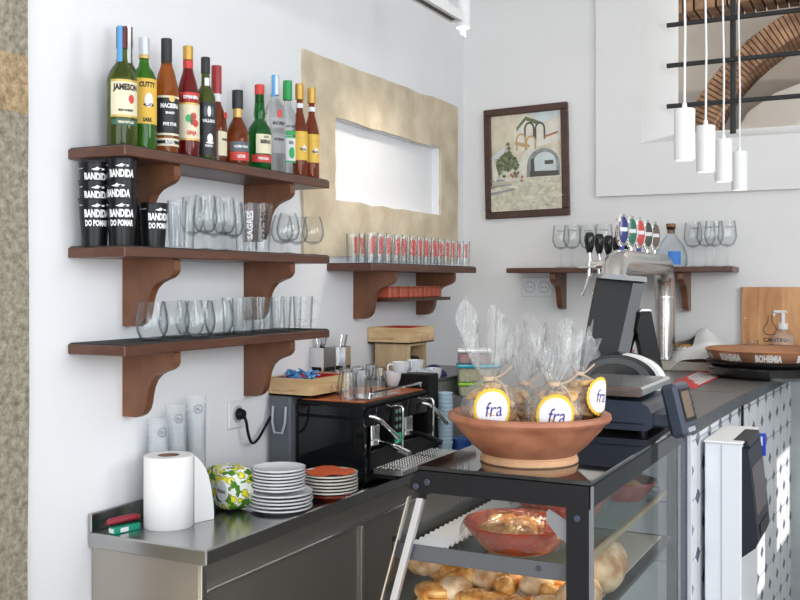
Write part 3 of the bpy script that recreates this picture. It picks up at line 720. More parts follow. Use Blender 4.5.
# clear glasses on the middle shelf
def gob_thing(kind,label,cat,grp,mbp):
    t=thing(kind,label,cat,(0,0,0),0,grp); mbp.build('glass_body',M['glass'],t); return t
tall=[(168,-2.10,.135),(177,-2.03,.150),(186,-2.11,.145)]
for i,(u,x,h) in enumerate(tall):
    p=at_x(u,246,x); t=thing('highball_glass','tall clear straight glass, %s from the black cups'%ORD[i],'glass',(p.x,p.y,G2),0,'tall clear glasses'); glass_cyl(.025,.031,h).build('glass_body',M['glass'],t)
tg=None
gobs=[(192,-2.12),(205,-2.03),(214,-2.12),(224,-2.03),(233,-2.11)]
for i,(u,x) in enumerate(gobs):
    p=at_x(u,246,x); l='stemmed tulip beer glass, %s from the left on the middle shelf'%ORD[i]
    if tg is None: tg=gob_thing('beer_goblet',l,'glass','stemmed beer glasses',goblet(.040,.178,.048,tulip)); tg.location=(p.x,p.y,G2)
    else: dup(tg,(p.x,p.y,G2),0,l)
for i,(u,x) in enumerate(((250,-2.05),(262.5,-2.02))):
    p=at_x(u,246,x); t=thing('pilsner_glass','tall clear beer glass with vertical white lettering, %s of two'%['left','right'][i],'glass',(p.x,p.y,G2),0,'lettered beer glasses'); glass_cyl(.024,.036,.172,.012).build('glass_body',M['glass'],t)
    mb=MB(); ctext(mb,'SAGRES',.0310,.095,-.95+.2*i,w=.10,vertical=True,slope=.07,bold=.03); mb.build('lettering',M['ink'] if i else M['inkw'],t,norm=False)
p=at_x(243,246,-2.12); t=thing('highball_glass','plain tall clear glass tucked behind the lettered beer glasses','glass',(p.x,p.y,G2)); glass_cyl(.025,.031,.15).build('glass_body',M['glass'],t)
sn=None
for i,(u,x) in enumerate(((282,-2.12),(288,-2.03),(297,-2.11),(313,-2.05))):
    p=at_x(u,250,x); l='short-stemmed snifter glass, %s toward the right end of the middle shelf'%ORD[i]
    if sn is None: sn=gob_thing('snifter_glass',l,'glass','snifter glasses',goblet(.043,.150,.040,snif)); sn.location=(p.x,p.y,G2)
    else: dup(sn,(p.x,p.y,G2),0,l)
# round tumblers and mugs on the lowest shelf
G3=Z3+.0035
rt=None
prof=[(.028,0),(.036,.006),(.046,.028),(.050,.052),(.047,.080),(.039,.118)]
for i,(u,x) in enumerate(((152,-2.05),(174,-2.085),(200,-2.01),(190,-2.13),(219,-2.06))):
    p=at_x(u,330,x); l='round stemless tumbler, %s on the lowest shelf'%['leftmost','second from left, set back','large one in front of the others','one hidden behind the front tumbler','rightmost, next to the mugs'][i]
    if rt is None:
        rt=thing('stemless_tumbler',l,'glass',(p.x,p.y,G3),0,'round tumblers on the lowest shelf')
        mb=MB().open(); mb.lathe([(0,0)]+prof+[(r-.0015,z+.001 if k else z) for k,(r,z) in enumerate(reversed(prof[1:]))]+[(0,.010)],26); mb.build('glass_body',M['glass'],rt)
    else: dup(rt,(p.x,p.y,G3),0,l)
mg=None
for i,(u,x) in enumerate(((233,-2.07),(243,-2.01),(252,-2.11),(262,-2.03),(272,-2.10),(281,-2.02),(292,-2.09),(303,-2.03))):
    p=at_x(u,330,x); l='clear glass mug with a square handle, %s from the round tumblers'%ORD[i]
    if mg is None:
        mg=thing('glass_mug',l,'mug',(p.x,p.y,G3),.9,'glass mugs on the lowest shelf')
        mb=MB().open(); mb.lathe([(0,0),(.031,0),(.033,.003),(.039,.125),(.037,.125),(.030,.012),(0,.012)],24); mb.build('glass_body',M['glass'],mg)
        mb=MB(); mb.tube([(.034,0,.103),(.058,0,.103),(.064,0,.097),(.063,0,.045),(.056,0,.032),(.033,0,.030)],.0048,10); mb.build('handle',M['glass'],mg)
    else: dup(mg,(p.x,p.y,G3),.9 if i%3 else .75,l)
# printed tumblers on the right shelf: two rows
redt=pm('red_print',(.62,.045,.04),.5)
tb=None; G4=Z4+.0035
rows=[('front',-2.005,14),('back',-2.115,13)]
for rn,x,n in rows:
    for k in range(n):
        y=3.665+(k+(.0 if rn=='front' else .5))*.0760
        l='clear straight tumbler with red vertical lettering, %s from the left in the %s row'%(ORD[k],rn)
        if tb is None:
            tb=thing('printed_tumbler',l,'glass',(x,y,G4),0,'red-printed tumblers on the right shelf')
            glass_cyl(.027,.031,.128,.012).build('glass_body',M['glass'],tb)
            mb=MB(); ctext(mb,'SAGRES',.0298,.078,-.80,w=.070,vertical=True,slope=.03,bold=.05); mb.build('lettering',redt,tb,norm=False)
        else: dup(tb,(x,y,G4),random.uniform(-.25,.25),l)
# little red packets on the ledge under that shelf
pk=None
for k in range(11):
    y=3.606+.335+k*.052; z=Z4-.150
    l='small terracotta-red ribbed packet on the ledge, %s from the left'%ORD[k]
    if pk is None:
        pk=thing('ribbed_packet',l,'packet',(WX+.088,y,z),0,'red packets on the little ledge')
        mb=MB(); mb.box((-.052,-.021,0),(.052,.021,.052),.006); mb.build('packet_body',pm('red_packet',(.50,.10,.05),.5,var=.15,scale=30),pk)
        mb=MB()
        for q in (-.012,.004): mb.box((-.05,q,.0515),(.05,q+.006,.0535))
        mb.build('white_trim',pm('packet_trim',(.62,.32,.22),.6),pk)
    else: dup(pk,(WX+.088+random.uniform(-.004,.004),y,z),0,l)
# ================================================================== BACK SHELF ITEMS
def at_shelf5(u,y=4.96): q=at_y(u,270,y); return (q.x,y,ZS5)
wg=None
wl=['leftmost of all','second from the left','third, beside the black tap knobs','fourth, just behind the tap knobs','fifth, left of the group at the right end','sixth, middle of the right-end group','seventh, right of the middle one','last at the right end']
for i,(u,y) in enumerate(((561,4.97),(572,4.93),(588,4.99),(604,4.95),(693,5.02),(706,4.95),(714,4.93),(727,4.96))):
    l='stemmed wine glass on the far shelf, '+wl[i]
    if wg is None:
        wg=gob_thing('wine_glass',l,'glass','wine glasses on the far shelf',goblet(.046,.220,.095,wineb,.036)); wg.location=at_shelf5(u,y)
        mb=MB(); ctext(mb,'BOHEMIA',.0440,.190,-1.2,w=.045,bold=.02); mb.build('lettering',pm('grey_print',(.25,.25,.25),.6),wg,norm=False)
    else: dup(wg,at_shelf5(u,y),random.uniform(-.2,.2),l)
b=at_shelf5(671,4.93)
t=thing('water_decanter','round clear decanter with cork and blue label on the far shelf','decanter',b)
mb=MB().open(); mb.lathe([(0,0),(.070,0),(.078,.010),(.078,.055),(.062,.105),(.034,.140),(.020,.160),(.019,.185),(.022,.190)],28); mb.build('glass_body',thin('bluish_glass',(.93,.96,.98),(.50,.60,.66),refl=.5),t)
mb=MB(); mb.cyl(.016,.165,.195,16,r2=.022); mb.at((0,0,.195)).cyl(.024,0,.018,16,bev=.002); mb.build('cork',pm('cork',(.32,.17,.08),.8,var=.2,scale=60),t)
mb=MB(); sector(mb,.0786,.010,.075,-1.55,-.75); mb.build('paper_label',M['blue'],t,norm=False)
# ================================================================== STEEL COUNTER (under the left wall)
CY0=2.224; CY1=5.06; DX=CFX-WX
t=thing('steel_counter','stainless steel back counter with sliding doors under the wall shelves','counter',(WX,CY0,0))
mb=MB(); mb.box((.002,0,CT-.045),(DX,CY1-CY0,CT),.004); mb.build('worktop',M['steel'],t)
mb=MB(); mb.box((.002,0,CT),(.016,CY1-CY0,CT+.057),.003); mb.build('splashback',M['steel'],t)
mb=MB(); mb.box((.01,.012,.08),(DX-.035,.032,CT-.046)); mb.build('end_panel',M['steeld'],t)
mb=MB(); mb.box((.02,.03,.08),(DX-.045,CY1-CY0-.01,.10)); mb.box((DX-.062,.03,CT-.125),(DX-.040,CY1-CY0-.01,CT-.046)); mb.build('fascia_rail',M['steeld'],t)
mb=MB(); mb.box((DX-.058,.035,CT-.132),(DX-.022,CY1-CY0-.02,CT-.124),.002); mb.build('door_track',M['steelb'],t)
mb=MB(); mb.box((DX-.038,.008,.08),(DX-.022,.034,CT-.046),.002); mb.build('corner_post',M['steelb'],t)
y=.04
for k in range(3):
    L=.93; xo=DX-.050-(.016 if k%2 else 0)
    d=None; mb=MB(); mb.box((xo,y,.11),(xo+.012,y+L,CT-.134),.002); d=mb.build('sliding_door',M['steeld'],t)
    mb=MB(); mb.box((xo+.012,y+L-.026,.12),(xo+.024,y+L-.008,CT-.14),.003); mb.build('door_handle',M['steelb'],d)
    y+=L-.02
for (a,b) in ((.04,.05),(.30,.05),(.04,2.7),(.30,2.7)):
    mb=MB(); mb.at((a+.02,b+.03,0)).cyl(.018,0,.09,12); mb.build('foot',M['steelb'],t)
# kitchen roll
c=at_D(168.7,531,3.06); RX,RY=c.x,c.y
t=thing('kitchen_roll','white kitchen paper roll standing upright on the steel counter with one sheet trailing','paper roll',(RX,RY,CT))
mb=MB().open(); mb.lathe([(.034,.002),(.0735,.0),(.0755,.003),(.0755,.216),(.0735,.219),(.034,.219),(.034,.002)],40); mb.build('paper_body',M['paper'],t)
mb=MB().open(); mb.lathe([(.0342,.002),(.0342,.2185),(.0322,.2185),(.0322,.002)],24); mb.build('core',M['card'],t)
# trailing sheet: leaves the roll at the back, sweeps to the right
mb=MB(); n=10; vs=[];fs=[]
sa=at_D(196,500,3.10); e=at_D(214,507,3.14)
P0=Vector((.055,.055,0)); P1=Vector((e.x-RX,e.y-RY,0))
for i in range(n+1):
    q=i/n; p=P0.lerp(P1,q); p.y+=.012*math.sin(q*PI)
    ztop=.215-.09*q-.095*q**3
    vs+= [(p.x,p.y,.001),(p.x,p.y,ztop)]
for i in range(n): fs.append((2*i,2*i+2,2*i+3,2*i+1))
mb.add(vs,fs,True); mb.build('loose_sheet',M['paper'],t,norm=False)
# stapler and tape box
g=at_z(118,525,CT)
t=thing('tape_box','small green and white box lying flat under the red knife','box',(WX+.090,CY0+.062,CT),math.radians(78)); t.scale=(.85,.85,.9)
mb=MB(); mb.box((-.055,-.018,0),(.055,.018,.022),.002); mb.build('box_body',pm('green_box',(.01,.28,.17),.4),t)
mb=MB(); mb.box((-.030,-.0186,.004),(.004,-.0181,.018)); mb.build('white_label',M['white'],t)
mb=MB(); mb.box((-.0555,-.014,.004),(-.0551,.014,.018)); mb.build('end_label',M['white'],t)
t=thing('stapler','dark red handled stapler resting on the small green box by the splashback','stapler',(WX+.080,CY0+.068,CT+.0199),math.radians(72)); t.scale=(.72,.85,.85)
mb=MB(); mb.tube([(-.075,0,.014),(-.06,0,.016),(0,.003,.017),(.055,0,.019),(.075,0,.016)],[.010,.0145,.015,.014,.009],12,flat=.85); mb.build('handle_body',pm('dark_red_plastic',(.27,.015,.03),.35),t)
mb=MB(); mb.box((-.06,-.006,.0),(.065,.006,.006)); mb.build('base_strip',M['black'],t)
# stacks of clear plastic cups
pc_=None
spots=[(158,-2.135,.315),(176,-2.125,.350),(196,-2.115,.372)]
for i,(u,x,H) in enumerate(spots):
    p=at_x(u,400,x); lab='tall stack of nested clear plastic cups behind the kitchen roll, %s from the left'%ORD[i]
    # each cup of the stack is a thing of its own
    n=9; ch=.165; st=(H-ch)/(n-1)
    for k in range(n):
        l='clear plastic cup, %s up in the %s stack behind the kitchen roll'%(ORD[k],['left','middle','right'][i])
        if pc_ is None:
            pc_=thing('plastic_cup',l,'cup',(p.x,p.y,CT),0,'stacked clear plastic cups')
            mb=MB().open(); mb.lathe([(0,.002),(.0235,.0),(.026,.004),(.0332,ch-.003),(.0338,ch-.001),(.0332,ch)],22); mb.build('cup_body',M['plastic'],pc_)
            mb=MB(); 
            for q in range(20):
                a=q*2*PI/20; b=(q+1)*2*PI/20; R=.0345
                mb.add([(R*math.cos(-.6+math.cos(s)*r/R),R*math.sin(-.6+math.cos(s)*r/R),.125+math.sin(s)*r) for s,r in ((a,.0125),(b,.0125),(b,.0150),(a,.0150))],[(0,1,2,3)])
            mb.add([(.0345*math.cos(-.6+a),.0345*math.sin(-.6+a),z) for a,z in ((-.2,.120),(-.05,.120),(-.05,.13),(-.2,.13))],[(0,1,2,3)])
            mb.add([(.0345*math.cos(-.6+a),.0345*math.sin(-.6+a),z) for a,z in ((.05,.118),(.2,.118),(.12,.132))],[(0,1,2)])
            mb.build('printed_mark',pm('grey_ink',(.16,.18,.2),.6),pc_,norm=False)
        else:
            c=dup(pc_,(p.x,p.y,CT+k*st),random.uniform(-.3,.2),l)
            if not (k==n-1 or (k==2 and i==1)):
                for ch_ in list(c.children):
                    if ch_.name.startswith('printed_mark'): bpy.data.objects.remove(ch_)
# lemon patterned packet
def lemon_mat():
    m,nt,b=_new('lemon_print'); N=nt.nodes; L=nt.links
    tc=N.new('ShaderNodeTexCoord'); v=N.new('ShaderNodeTexVoronoi'); v.inputs['Scale'].default_value=38
    L.new(tc.outputs['Object'],v.inputs['Vector'])
    r=N.new('ShaderNodeValToRGB'); e=r.color_ramp.elements; r.color_ramp.interpolation='CONSTANT'
    e[0].position=0; e[0].color=(.80,.72,.03,1); e[1].position=.43; e[1].color=(.12,.28,.02,1)
    a=e.new(.37); a.color=(.62,.52,.02,1); a=e.new(.49); a.color=(.84,.86,.80,1)
    L.new(v.outputs['Distance'],r.inputs['Fac'])
    v2=N.new('ShaderNodeTexVoronoi'); v2.inputs['Scale'].default_value=55; L.new(tc.outputs['Object'],v2.inputs['Vector'])
    g=N.new('ShaderNodeMath'); g.operation='LESS_THAN'; g.inputs[1].default_value=.20
    sp_=N.new('ShaderNodeSeparateColor'); L.new(v2.outputs['Color'],sp_.inputs[0]); L.new(sp_.outputs[0],g.inputs[0])
    mx=N.new('ShaderNodeMix'); mx.data_type='RGBA'; mx.inputs['B'].default_value=(.07,.20,.015,1); L.new(r.outputs[0],mx.inputs['A']); L.new(g.outputs[0],mx.inputs['Factor'])
    L.new(mx.outputs['Result'],b.inputs['Base Color']); b.inputs['Roughness'].default_value=.25; return m
M['lemon']=lemon_mat()
c=at_z(229,500,CT); c=at_D(227,0,3.28)
t=thing('napkin_packet','puffy packet printed with yellow lemons and green leaves between cups and saucers','packet',(c.x-.005,c.y+.02,CT),math.radians(-22))
mb=MB(); 
n=14; m_=18; vs=[];fs=[]
def se(a,p): return math.copysign(abs(a)**p,a)
for i in range(n+1):
    th=-PI/2+PI*i/n
    for k in range(m_):
        ph=2*PI*k/m_
        x=.088*se(math.cos(th),.45)*se(math.cos(ph),.45); y=.060*se(math.cos(th),.45)*se(math.sin(ph),.45); z=.0735+.070*se(math.sin(th),.5)
        s=1+.03*math.sin(5*ph+3*th); vs.append((x*s,y*s,z))
for i in range(n):
    for k in range(m_): fs.append((i*m_+k,i*m_+(k+1)%m_,(i+1)*m_+(k+1)%m_,(i+1)*m_+k))
mb.add(vs,fs,True); mb.build('printed_wrapper',M['lemon'],t)
mb=MB(); mb.at((.056,-.0605,.075),(PI/2,0,0)).cyl(.034,-.002,.003,24); o=mb.build('round_label',M['white'],t); 
o=MB(); ftext(o,'PEDRAS',(.056,-.0645,.073),(1,0,0),(0,0,1),w=.050,bold=.03); o.build('lettering',M['ink'],t,norm=False)
# saucers
def plate(R,h=.013):
    mb=MB().open(); mb.lathe([(0,.0),(R*.52,.0),(R*.55,.003),(R*.86,h*.62),(R,h-.002),(R+.0005,h+.0035),(R*.84,h*.62+.0025),(R*.55,.0055),(0,.005)],40); return mb
sc=at_D(281,0,3.28); sau=None
zz=CT
for k in range(5):
    l='white saucer, %s up in the wide lower half of the big stack'%ORD[k]; dx=random.uniform(-.003,.003)
    if sau is None: sau=thing('saucer',l,'plate',(sc.x+dx,sc.y,zz),0,'white saucers in the big stack'); plate(.104).build('plate_body',M['porc'],sau)
    else: dup(sau,(sc.x+dx,sc.y+random.uniform(-.003,.003),zz),0,l)
    zz+=.0118
zz+=.003; sa2=None
for k in range(7):
    l='white saucer, %s up in the narrower top half of the big stack'%ORD[k]; dx=random.uniform(-.002,.002)-.008
    if sa2 is None: sa2=thing('saucer',l,'plate',(sc.x+dx,sc.y,zz),0,'white saucers in the big stack'); plate(.088).build('plate_body',M['porc'],sa2)
    else: dup(sa2,(sc.x+dx,sc.y+random.uniform(-.002,.002),zz),0,l)
    zz+=.0105
s2=at_D(330,0,3.46); zz=CT
t=thing('saucer','red glazed saucer at the bottom of the small stack beside the coffee machine','plate',(s2.x,s2.y,zz)); plate(.078,.016).build('plate_body',M['redclay'],t); zz+=.018
sa3=None
for k in range(6):
    l='white saucer with brown rim, %s up in the small stack by the coffee machine'%ORD[k]
    if sa3 is None: sa3=thing('saucer',l,'plate',(s2.x,s2.y,zz),0,'white saucers in the small stack'); plate(.097).build('plate_body',pm('ivory_porcelain',(.78,.74,.66),.15,coat=.4),sa3)
    else: dup(sa3,(s2.x+random.uniform(-.002,.002),s2.y,zz),0,l)
    zz+=.0112
t=thing('paper_doily','orange-red paper doily lying on the small stack of saucers','doily',(s2.x,s2.y,zz+.003),.3)
mb=MB(); nn=40; vs=[(0,0,.008)]+[((.084+.005*math.cos(8*a))*math.cos(a),(.084+.005*math.cos(8*a))*math.sin(a),.006+.004*math.sin(4*a)) for a in [2*PI*i/nn for i in range(nn)]]
vs2=[(x,y,z-.002) for x,y,z in vs]
mb.add(vs+vs2,[(0,1+i,1+(i+1)%nn) for i in range(nn)]+[(nn+1,nn+2+(i+1)%nn,nn+2+i) for i in range(nn)]+[(1+i,nn+2+i,nn+2+(i+1)%nn,1+(i+1)%nn) for i in range(nn)],True); mb.build('paper_disc',M['orange'],t)
# wall socket with plug and cable
q=at_x(234.5,414,WX); t=thing('wall_socket','white single power socket on the wall above the saucers','socket',(WX,q.y,q.z))
mb=MB(); mb.box((0,-.046,-.052),(.010,.046,.052),.004); mb.build('socket_plate',M['white'],t)
mb=MB().open(); mb.at((.010,.006,0),(0,PI/2,0)); mb.lathe([(.0,.001),(.028,.001),(.030,.004),(.032,.0)],24); mb.build('socket_well',MATS['socket_grey'],t)
t=thing('power_cable','black plug and cable drooping from the wall socket to the coffee machine','cable',(WX,q.y,q.z))
mb=MB(); mb.at((.012,.008,0),(0,PI/2,0)).cyl(.022,0,.026,20,r2=.017,bev=.003); mb.build('plug',M['black'],t)
mb=MB(); pts=[(.034,.012,-.004),(.040,.018,-.03),(.040,.030,-.075),(.035,.060,-.112),(.030,.105,-.105),(.028,.155,-.065),(.026,.21,-.025),(.03,.27,-.005),(.06,.34,-.0)]
# smooth the path
def smooth(P,n=6):
    P=[Vector(p) for p in P]; out=[]
    for i in range(len(P)-1):
        p0=P[max(i-1,0)];p1=P[i];p2=P[i+1];p3=P[min(i+2,len(P)-1)]
        for k in range(n):
            s=k/n; out.append(.5*((2*p1)+(p2-p0)*s+(2*p0-5*p1+4*p2-p3)*s*s+(3*p1-p0-3*p2+p3)*s**3))
    out.append(P[-1]); return out
mb.tube(smooth(pts),.0055,8); mb.build('cable',M['black'],t)
# grey water container beside the machine
t=thing('water_container','smoky grey translucent plastic container beside the coffee machine, under a wooden box','container',(WX+.018,3.155,CT))
mb=MB(); mb.box((0,0,0),(.094,.30,.318),.006); mb.build('container_body',pm('smoky_plastic',(.15,.165,.185),.25,trans=.25),t)
mb=MB(); mb.tube([(.02,-.004,.28),(.02,-.010,.22),(.03,-.010,.18),(.065,-.010,.18),(.078,-.010,.22),(.078,-.004,.28)],.005,8); mb.build('moulded_grip',pm('pale_smoky_plastic',(.42,.45,.48),.3),t)
# ================================================================== ESPRESSO MACHINE
EX0,EX1,EY0,EY1=-2.075,-1.770,3.194,3.74
t=thing('espresso_machine','black two-group espresso machine with copper-orange top on the steel counter','coffee machine',(EX0,EY0,CT))
W,L=EX1-EX0,EY1-EY0
mb=MB()
for a in (.04,W-.04):
    for b in (.05,L-.05): 
        mb=MB(); mb.at((a,b,0)).cyl(.018,0,.025,14); mb.build('foot',M['black'],t)
mb=MB(); mb.box((0,.006,.010),(W-.07,L,.285),.006); mb.box((W-.08,.006,.010),(W,L,.10),.004); mb.build('body',M['blackm'],t)
mb=MB(); mb.box((.0,-.004,.012),(W-.02,.006,.245),.003); mb.prism([(W-.021,.012),(W,.012),(W,.10),(W-.012,.285),(W-.03,.285),(W-.021,.20)],-.004,.010,'y'); mb.build('side_panel',M['blackg'],t)
mb=MB(); mb.box((.0,-.006,.250),(W-.004,.008,.290),.004); mb.build('side_trim',M['blackg'],t)
mb=MB(); mb.box((.0,.0,.285),(W-.01,L,.303),.004); mb.build('top_frame',M['black'],t)
mb=MB(); mb.box((.018,.012,.303),(W-.022,L-.015,.309),.002); mb.build('cup_tray',M['coppertop'],t)
mb=MB(); mb.box((W-.13,.06,.3095),(W-.02,.30,.3155),.002); mb.build('drip_mat',M['steelb'],t)
# front head: sloping control fascia above the groups
mb=MB(); mb.prism([(W-.08,.20),(W-.008,.215),(W-.0,.285),(W-.08,.285)],.012,L-.01,'y'); mb.build('group_fascia',M['blackg'],t)
mb=MB(); mb.box((W-.0825,.012,.10),(W-.075,L-.012,.205)); mb.build('splash_panel',M['blackg'],t)
mb=MB(); mb.box((W-.02,.215,.075),(W+.004,.285,.280),.003); pnl=mb.build('control_panel',M['black'],t)
mb=MB(); mb.box((W+.004,.222,.105),(W+.006,.278,.165),.001); scn=mb.build('green_display',pm('green_display',(.01,.36,.16),.3,emit=.25),pnl)
mb=MB(); mb.add([(W+.0064,.232,.128),(W+.0064,.240,.120),(W+.0064,.268,.150),(W+.0064,.264,.154),(W+.0064,.240,.130),(W+.0064,.236,.133)],[(0,1,4,5),(1,2,3,4)]); mb.build('check_mark',pm('mint',(.4,.8,.6),.5),scn,norm=False)
for r_ in range(3):
    for c_ in range(2):
        mb=MB(); mb.at((W+.003,.236+c_*.028,.190+r_*.030),(0,PI/2,0)).cyl(.009,0,.004,14); b=mb.build('button',M['steelb'],pnl)
        mb=MB(); mb.at((W+.0065,.236+c_*.028,.190+r_*.030),(0,PI/2,0)).cyl(.005,0,.001,12); mb.build('button_light',MATS['green_display'],b)
mb=MB(); ftext(mb,'faema',(W+.0045,.25,.087),(0,1,0),(0,0,1),w=.05,bold=.02); mb.build('lettering',M['inkw'],pnl,norm=False)
for yy in (.11,.39):
    mb=MB(); mb.at((W-.035,yy,.155)).cyl(.030,0,.06,24,bev=.003); gh=mb.build('group_head',M['chrome'],t)
    mb=MB(); mb.at((W-.035,yy,.135)).cyl(.033,0,.024,24,bev=.003); pf=mb.build('portafilter',M['chrome'],t)
    mb=MB(); mb.tube([(W-.005,yy,.147),(W+.03,yy,.143),(W+.075,yy-.005,.132),(W+.13,yy-.01,.116)],[.008,.009,.0125,.012],12); mb.build('handle',M['chrome' if yy<.2 else 'black'],pf)
    mb=MB(); mb.tube([(W-.035,yy-.012,.137),(W-.035,yy-.014,.118)],.006,8); mb.build('spout',M['chrome'],pf)
# steam levers: polished bars at the fascia
for yy,s in ((.045,1),(.50,1)):
    mb=MB(); mb.tube([(W-.01,yy-.01,.255),(W+.012,yy,.250),(W+.03,yy+.02,.235),(W+.045,yy+.075,.19),(W+.05,yy+.115,.160)],[.006,.007,.0075,.0085,.010],10); mb.build('steam_lever',M['chrome'],t)
for yy in (.20,.475):
    mb=MB(); mb.tube(smooth([(W-.01,yy,.272),(W+.035,yy,.276),(W+.05,yy,.268),(W+.052,yy,.24),(W+.047,yy+.005,.12)],4),.0048,10); mb.build('steam_wand',M['chrome'],t)
mb=MB(); mb.tube([(W-.02,.06,.318),(W-.02,.06,.335),(W-.02,L-.04,.335),(W-.02,L-.04,.318)],.005,8); mb.build('cup_rail',M['chrome'],t)
# drip tray
mb=MB(); mb.box((W-.01,.035,.026),(W+.110,L-.015,.0415),.004); mb.box((W-.0,.02,.055),(W+.012,L-.01,.125),.004); mb.build('drip_tray',M['blackm'],t)
mb=MB(); mb.box((W+.012,.03,.042),(W+.135,L-.008,.064),.003)
g=mb.build('drip_grid',M['steelb'],t)
mb=MB()
for a in range(7):
    for b in range(24):
        cx=W+.026+a*.0162; cy=.045+b*.0205+(.010 if a%2 else 0)
        mb.add([(cx-.006,cy,.0645),(cx,cy-.0085,.0645),(cx+.006,cy,.0645),(cx,cy+.0085,.0645),(cx,cy,.0680)],[(0,1,4),(1,2,4),(2,3,4),(3,0,4)])
q=mb.build('raised_pattern',M['steelb'],g); 
# glasses on top of the machine
mb=None; gt=None
gl=['front left','front middle','front right','back left','back middle','back right']
for i in range(6):
    u=(349,363,379,346,358,372)[i]; x=(-1.835,-1.825,-1.82,-1.91,-1.90,-1.90)[i]; p=at_x(u,0,x); z=CT+.3155 if p.y<EY0+.30 else CT+.3155
    l='upturned clear glass on the coffee machine, %s of the cluster'%gl[i]
    if gt is None:
        gt=thing('upturned_glass',l,'glass',(p.x,p.y,CT+.3157),0,'glasses on the coffee machine')
        mb=MB().open(); mb.lathe([(.033,0),(.0315,.0),(.0305,.055),(.022,.105),(.0,.108)],22); mb.lathe([(.0335,0),(.032,.055),(.024,.108),(.0,.112)],22); mb.build('glass_body',M['glass'],gt)
    else: dup(gt,(p.x,p.y,CT+.3157),0,l)
# white cups piled on the machine
cw=None
def whitecup():
    mb=MB().open(); mb.lathe([(0,.004),(.020,.004),(.022,0),(.025,.004),(.037,.035),(.041,.062),(.0385,.062),(.034,.035),(.020,.008),(0,.007)],24); return mb
spots=[(393,-1.95,0,0,'leftmost'),(408,-1.93,0,0,'second from the left'),(421,-1.90,0,0,'right of the second'),(433,-1.87,0,0,'rightmost, beside the black panel'),(401,-1.93,.040,0,'left one of the upper layer'),(415,-1.92,.040,0,'right one of the upper layer')]
for i,(u,x,dz,_,w) in enumerate(spots):
    p=at_x(u,0,x); yv=min(p.y,EY1-.05) ; 
    l='white porcelain cup heaped on the coffee machine, '+w
    if cw is None:
        cw=thing('coffee_cup',l,'cup',(p.x,p.y,CT+.309+dz),.4,'white cups on the coffee machine'); whitecup().build('cup_body',M['porc'],cw)
        mb=MB(); mb.tube(smooth([(.037,0,.050),(.055,0,.052),(.062,0,.036),(.052,0,.020),(.031,0,.018)],4),.0038,8); mb.build('cup_handle',M['porc'],cw)
        cw.location=(p.x,p.y,CT+.3095+dz)
    else: dup(cw,(p.x,p.y,CT+.3095+dz),.4+i*.9,l)
# black panel box behind the machine (grinder body)
t=thing('coffee_grinder','matt black boxy coffee grinder at the far end of the coffee machine','grinder',(-1.99,3.755,CT))
mb=MB(); mb.box((0,0,0),(.21,.10,.365),.006); mb.build('grinder_body',M['blackm'],t)
mb=MB(); mb.box((.02,-.001,.02),(.19,.0,.30)); mb.build('front_plate',M['black'],t)
q=at_D(400,380,3.9)
mb=MB(); mb.box((.212,.02,.18),(.245,.07,.205),.003); mb.build('dosing_fork',M['steelb'],t)
# wooden box left, on the container and machine
def wooden_box(label,x0,y0,w,l,h,z,red=True):
    t=thing('wooden_box',label,'box',(x0,y0,z)); k=.008
    mb=MB(); mb.box((0,0,0),(w,l,.006)); mb.box((0,0,0),(w,k,h)); mb.box((0,l-k,0),(w,l,h)); mb.box((0,k,0),(k,l-k,h)); mb.box((w-k,k,0),(w,l-k,h)); mb.build('box_body',M['pine'],t)
    mb=MB(); k2=k+.001; e=.003
    mb.box((k2,k2,.007),(w-k2,l-k2,.010)); mb.box((k2,k2,.010),(k2+e,l-k2,h-.003)); mb.box((w-k2-e,k2,.010),(w-k2,l-k2,h-.003)); mb.box((k2+e,k2,.010),(w-k2-e,k2+e,h-.003)); mb.box((k2+e,l-k2-e,.010),(w-k2-e,l-k2,h-.003)); mb.build('red_lining',M['red'],t)
    mb=MB(); 
    ftext(mb,'△ VIA GOURMET',(w*.36,-.0006,h*.30),(1,0,0),(0,0,1),w=w*.55,bold=.0)
    mb.build('lettering',pm('branded_red',(.42,.10,.06),.7),t,norm=False)
    mb=MB(); ftext(mb,'△ VIA',(w+.0006,l*.62,h*.34),(0,1,0),(0,0,1),w=l*.34,bold=.0); mb.build('side_lettering',MATS['branded_red'],t,norm=False)
    return t
wooden_box('low pine box with red lining, beside the cutlery holder, holding blue sachets',-2.186,3.172,.196,.280,.068,CT+.3185)
# blue crumpled filling
mb=MB(); R=random.Random(8)
for k in range(90):
    c=Vector((-2.183+R.uniform(.022,.165),3.172+R.uniform(.02,.11),CT+.3185+R.uniform(.035,.092)))
    a=R.uniform(0,PI); d=Vector((math.cos(a),math.sin(a),R.uniform(-.5,.5)))*.016; e=Vector((-math.sin(a),math.cos(a),R.uniform(-1,1)))*.005
    mb.add([tuple(c-d-e),tuple(c+d-e),tuple(c+d*.9+e),tuple(c-d+e),tuple(c+Vector((0,0,.006)))],[(0,1,4),(1,2,4),(2,3,4),(3,0,4),(3,2,1,0)])
o=mb.build('crumpled_sachets',pm('blue_sachet',(.10,.34,.66),.35,var=.5,scale=60)); tag(o,'heap of crumpled blue sachets lying in the low pine box','sachets',kind='stuff')
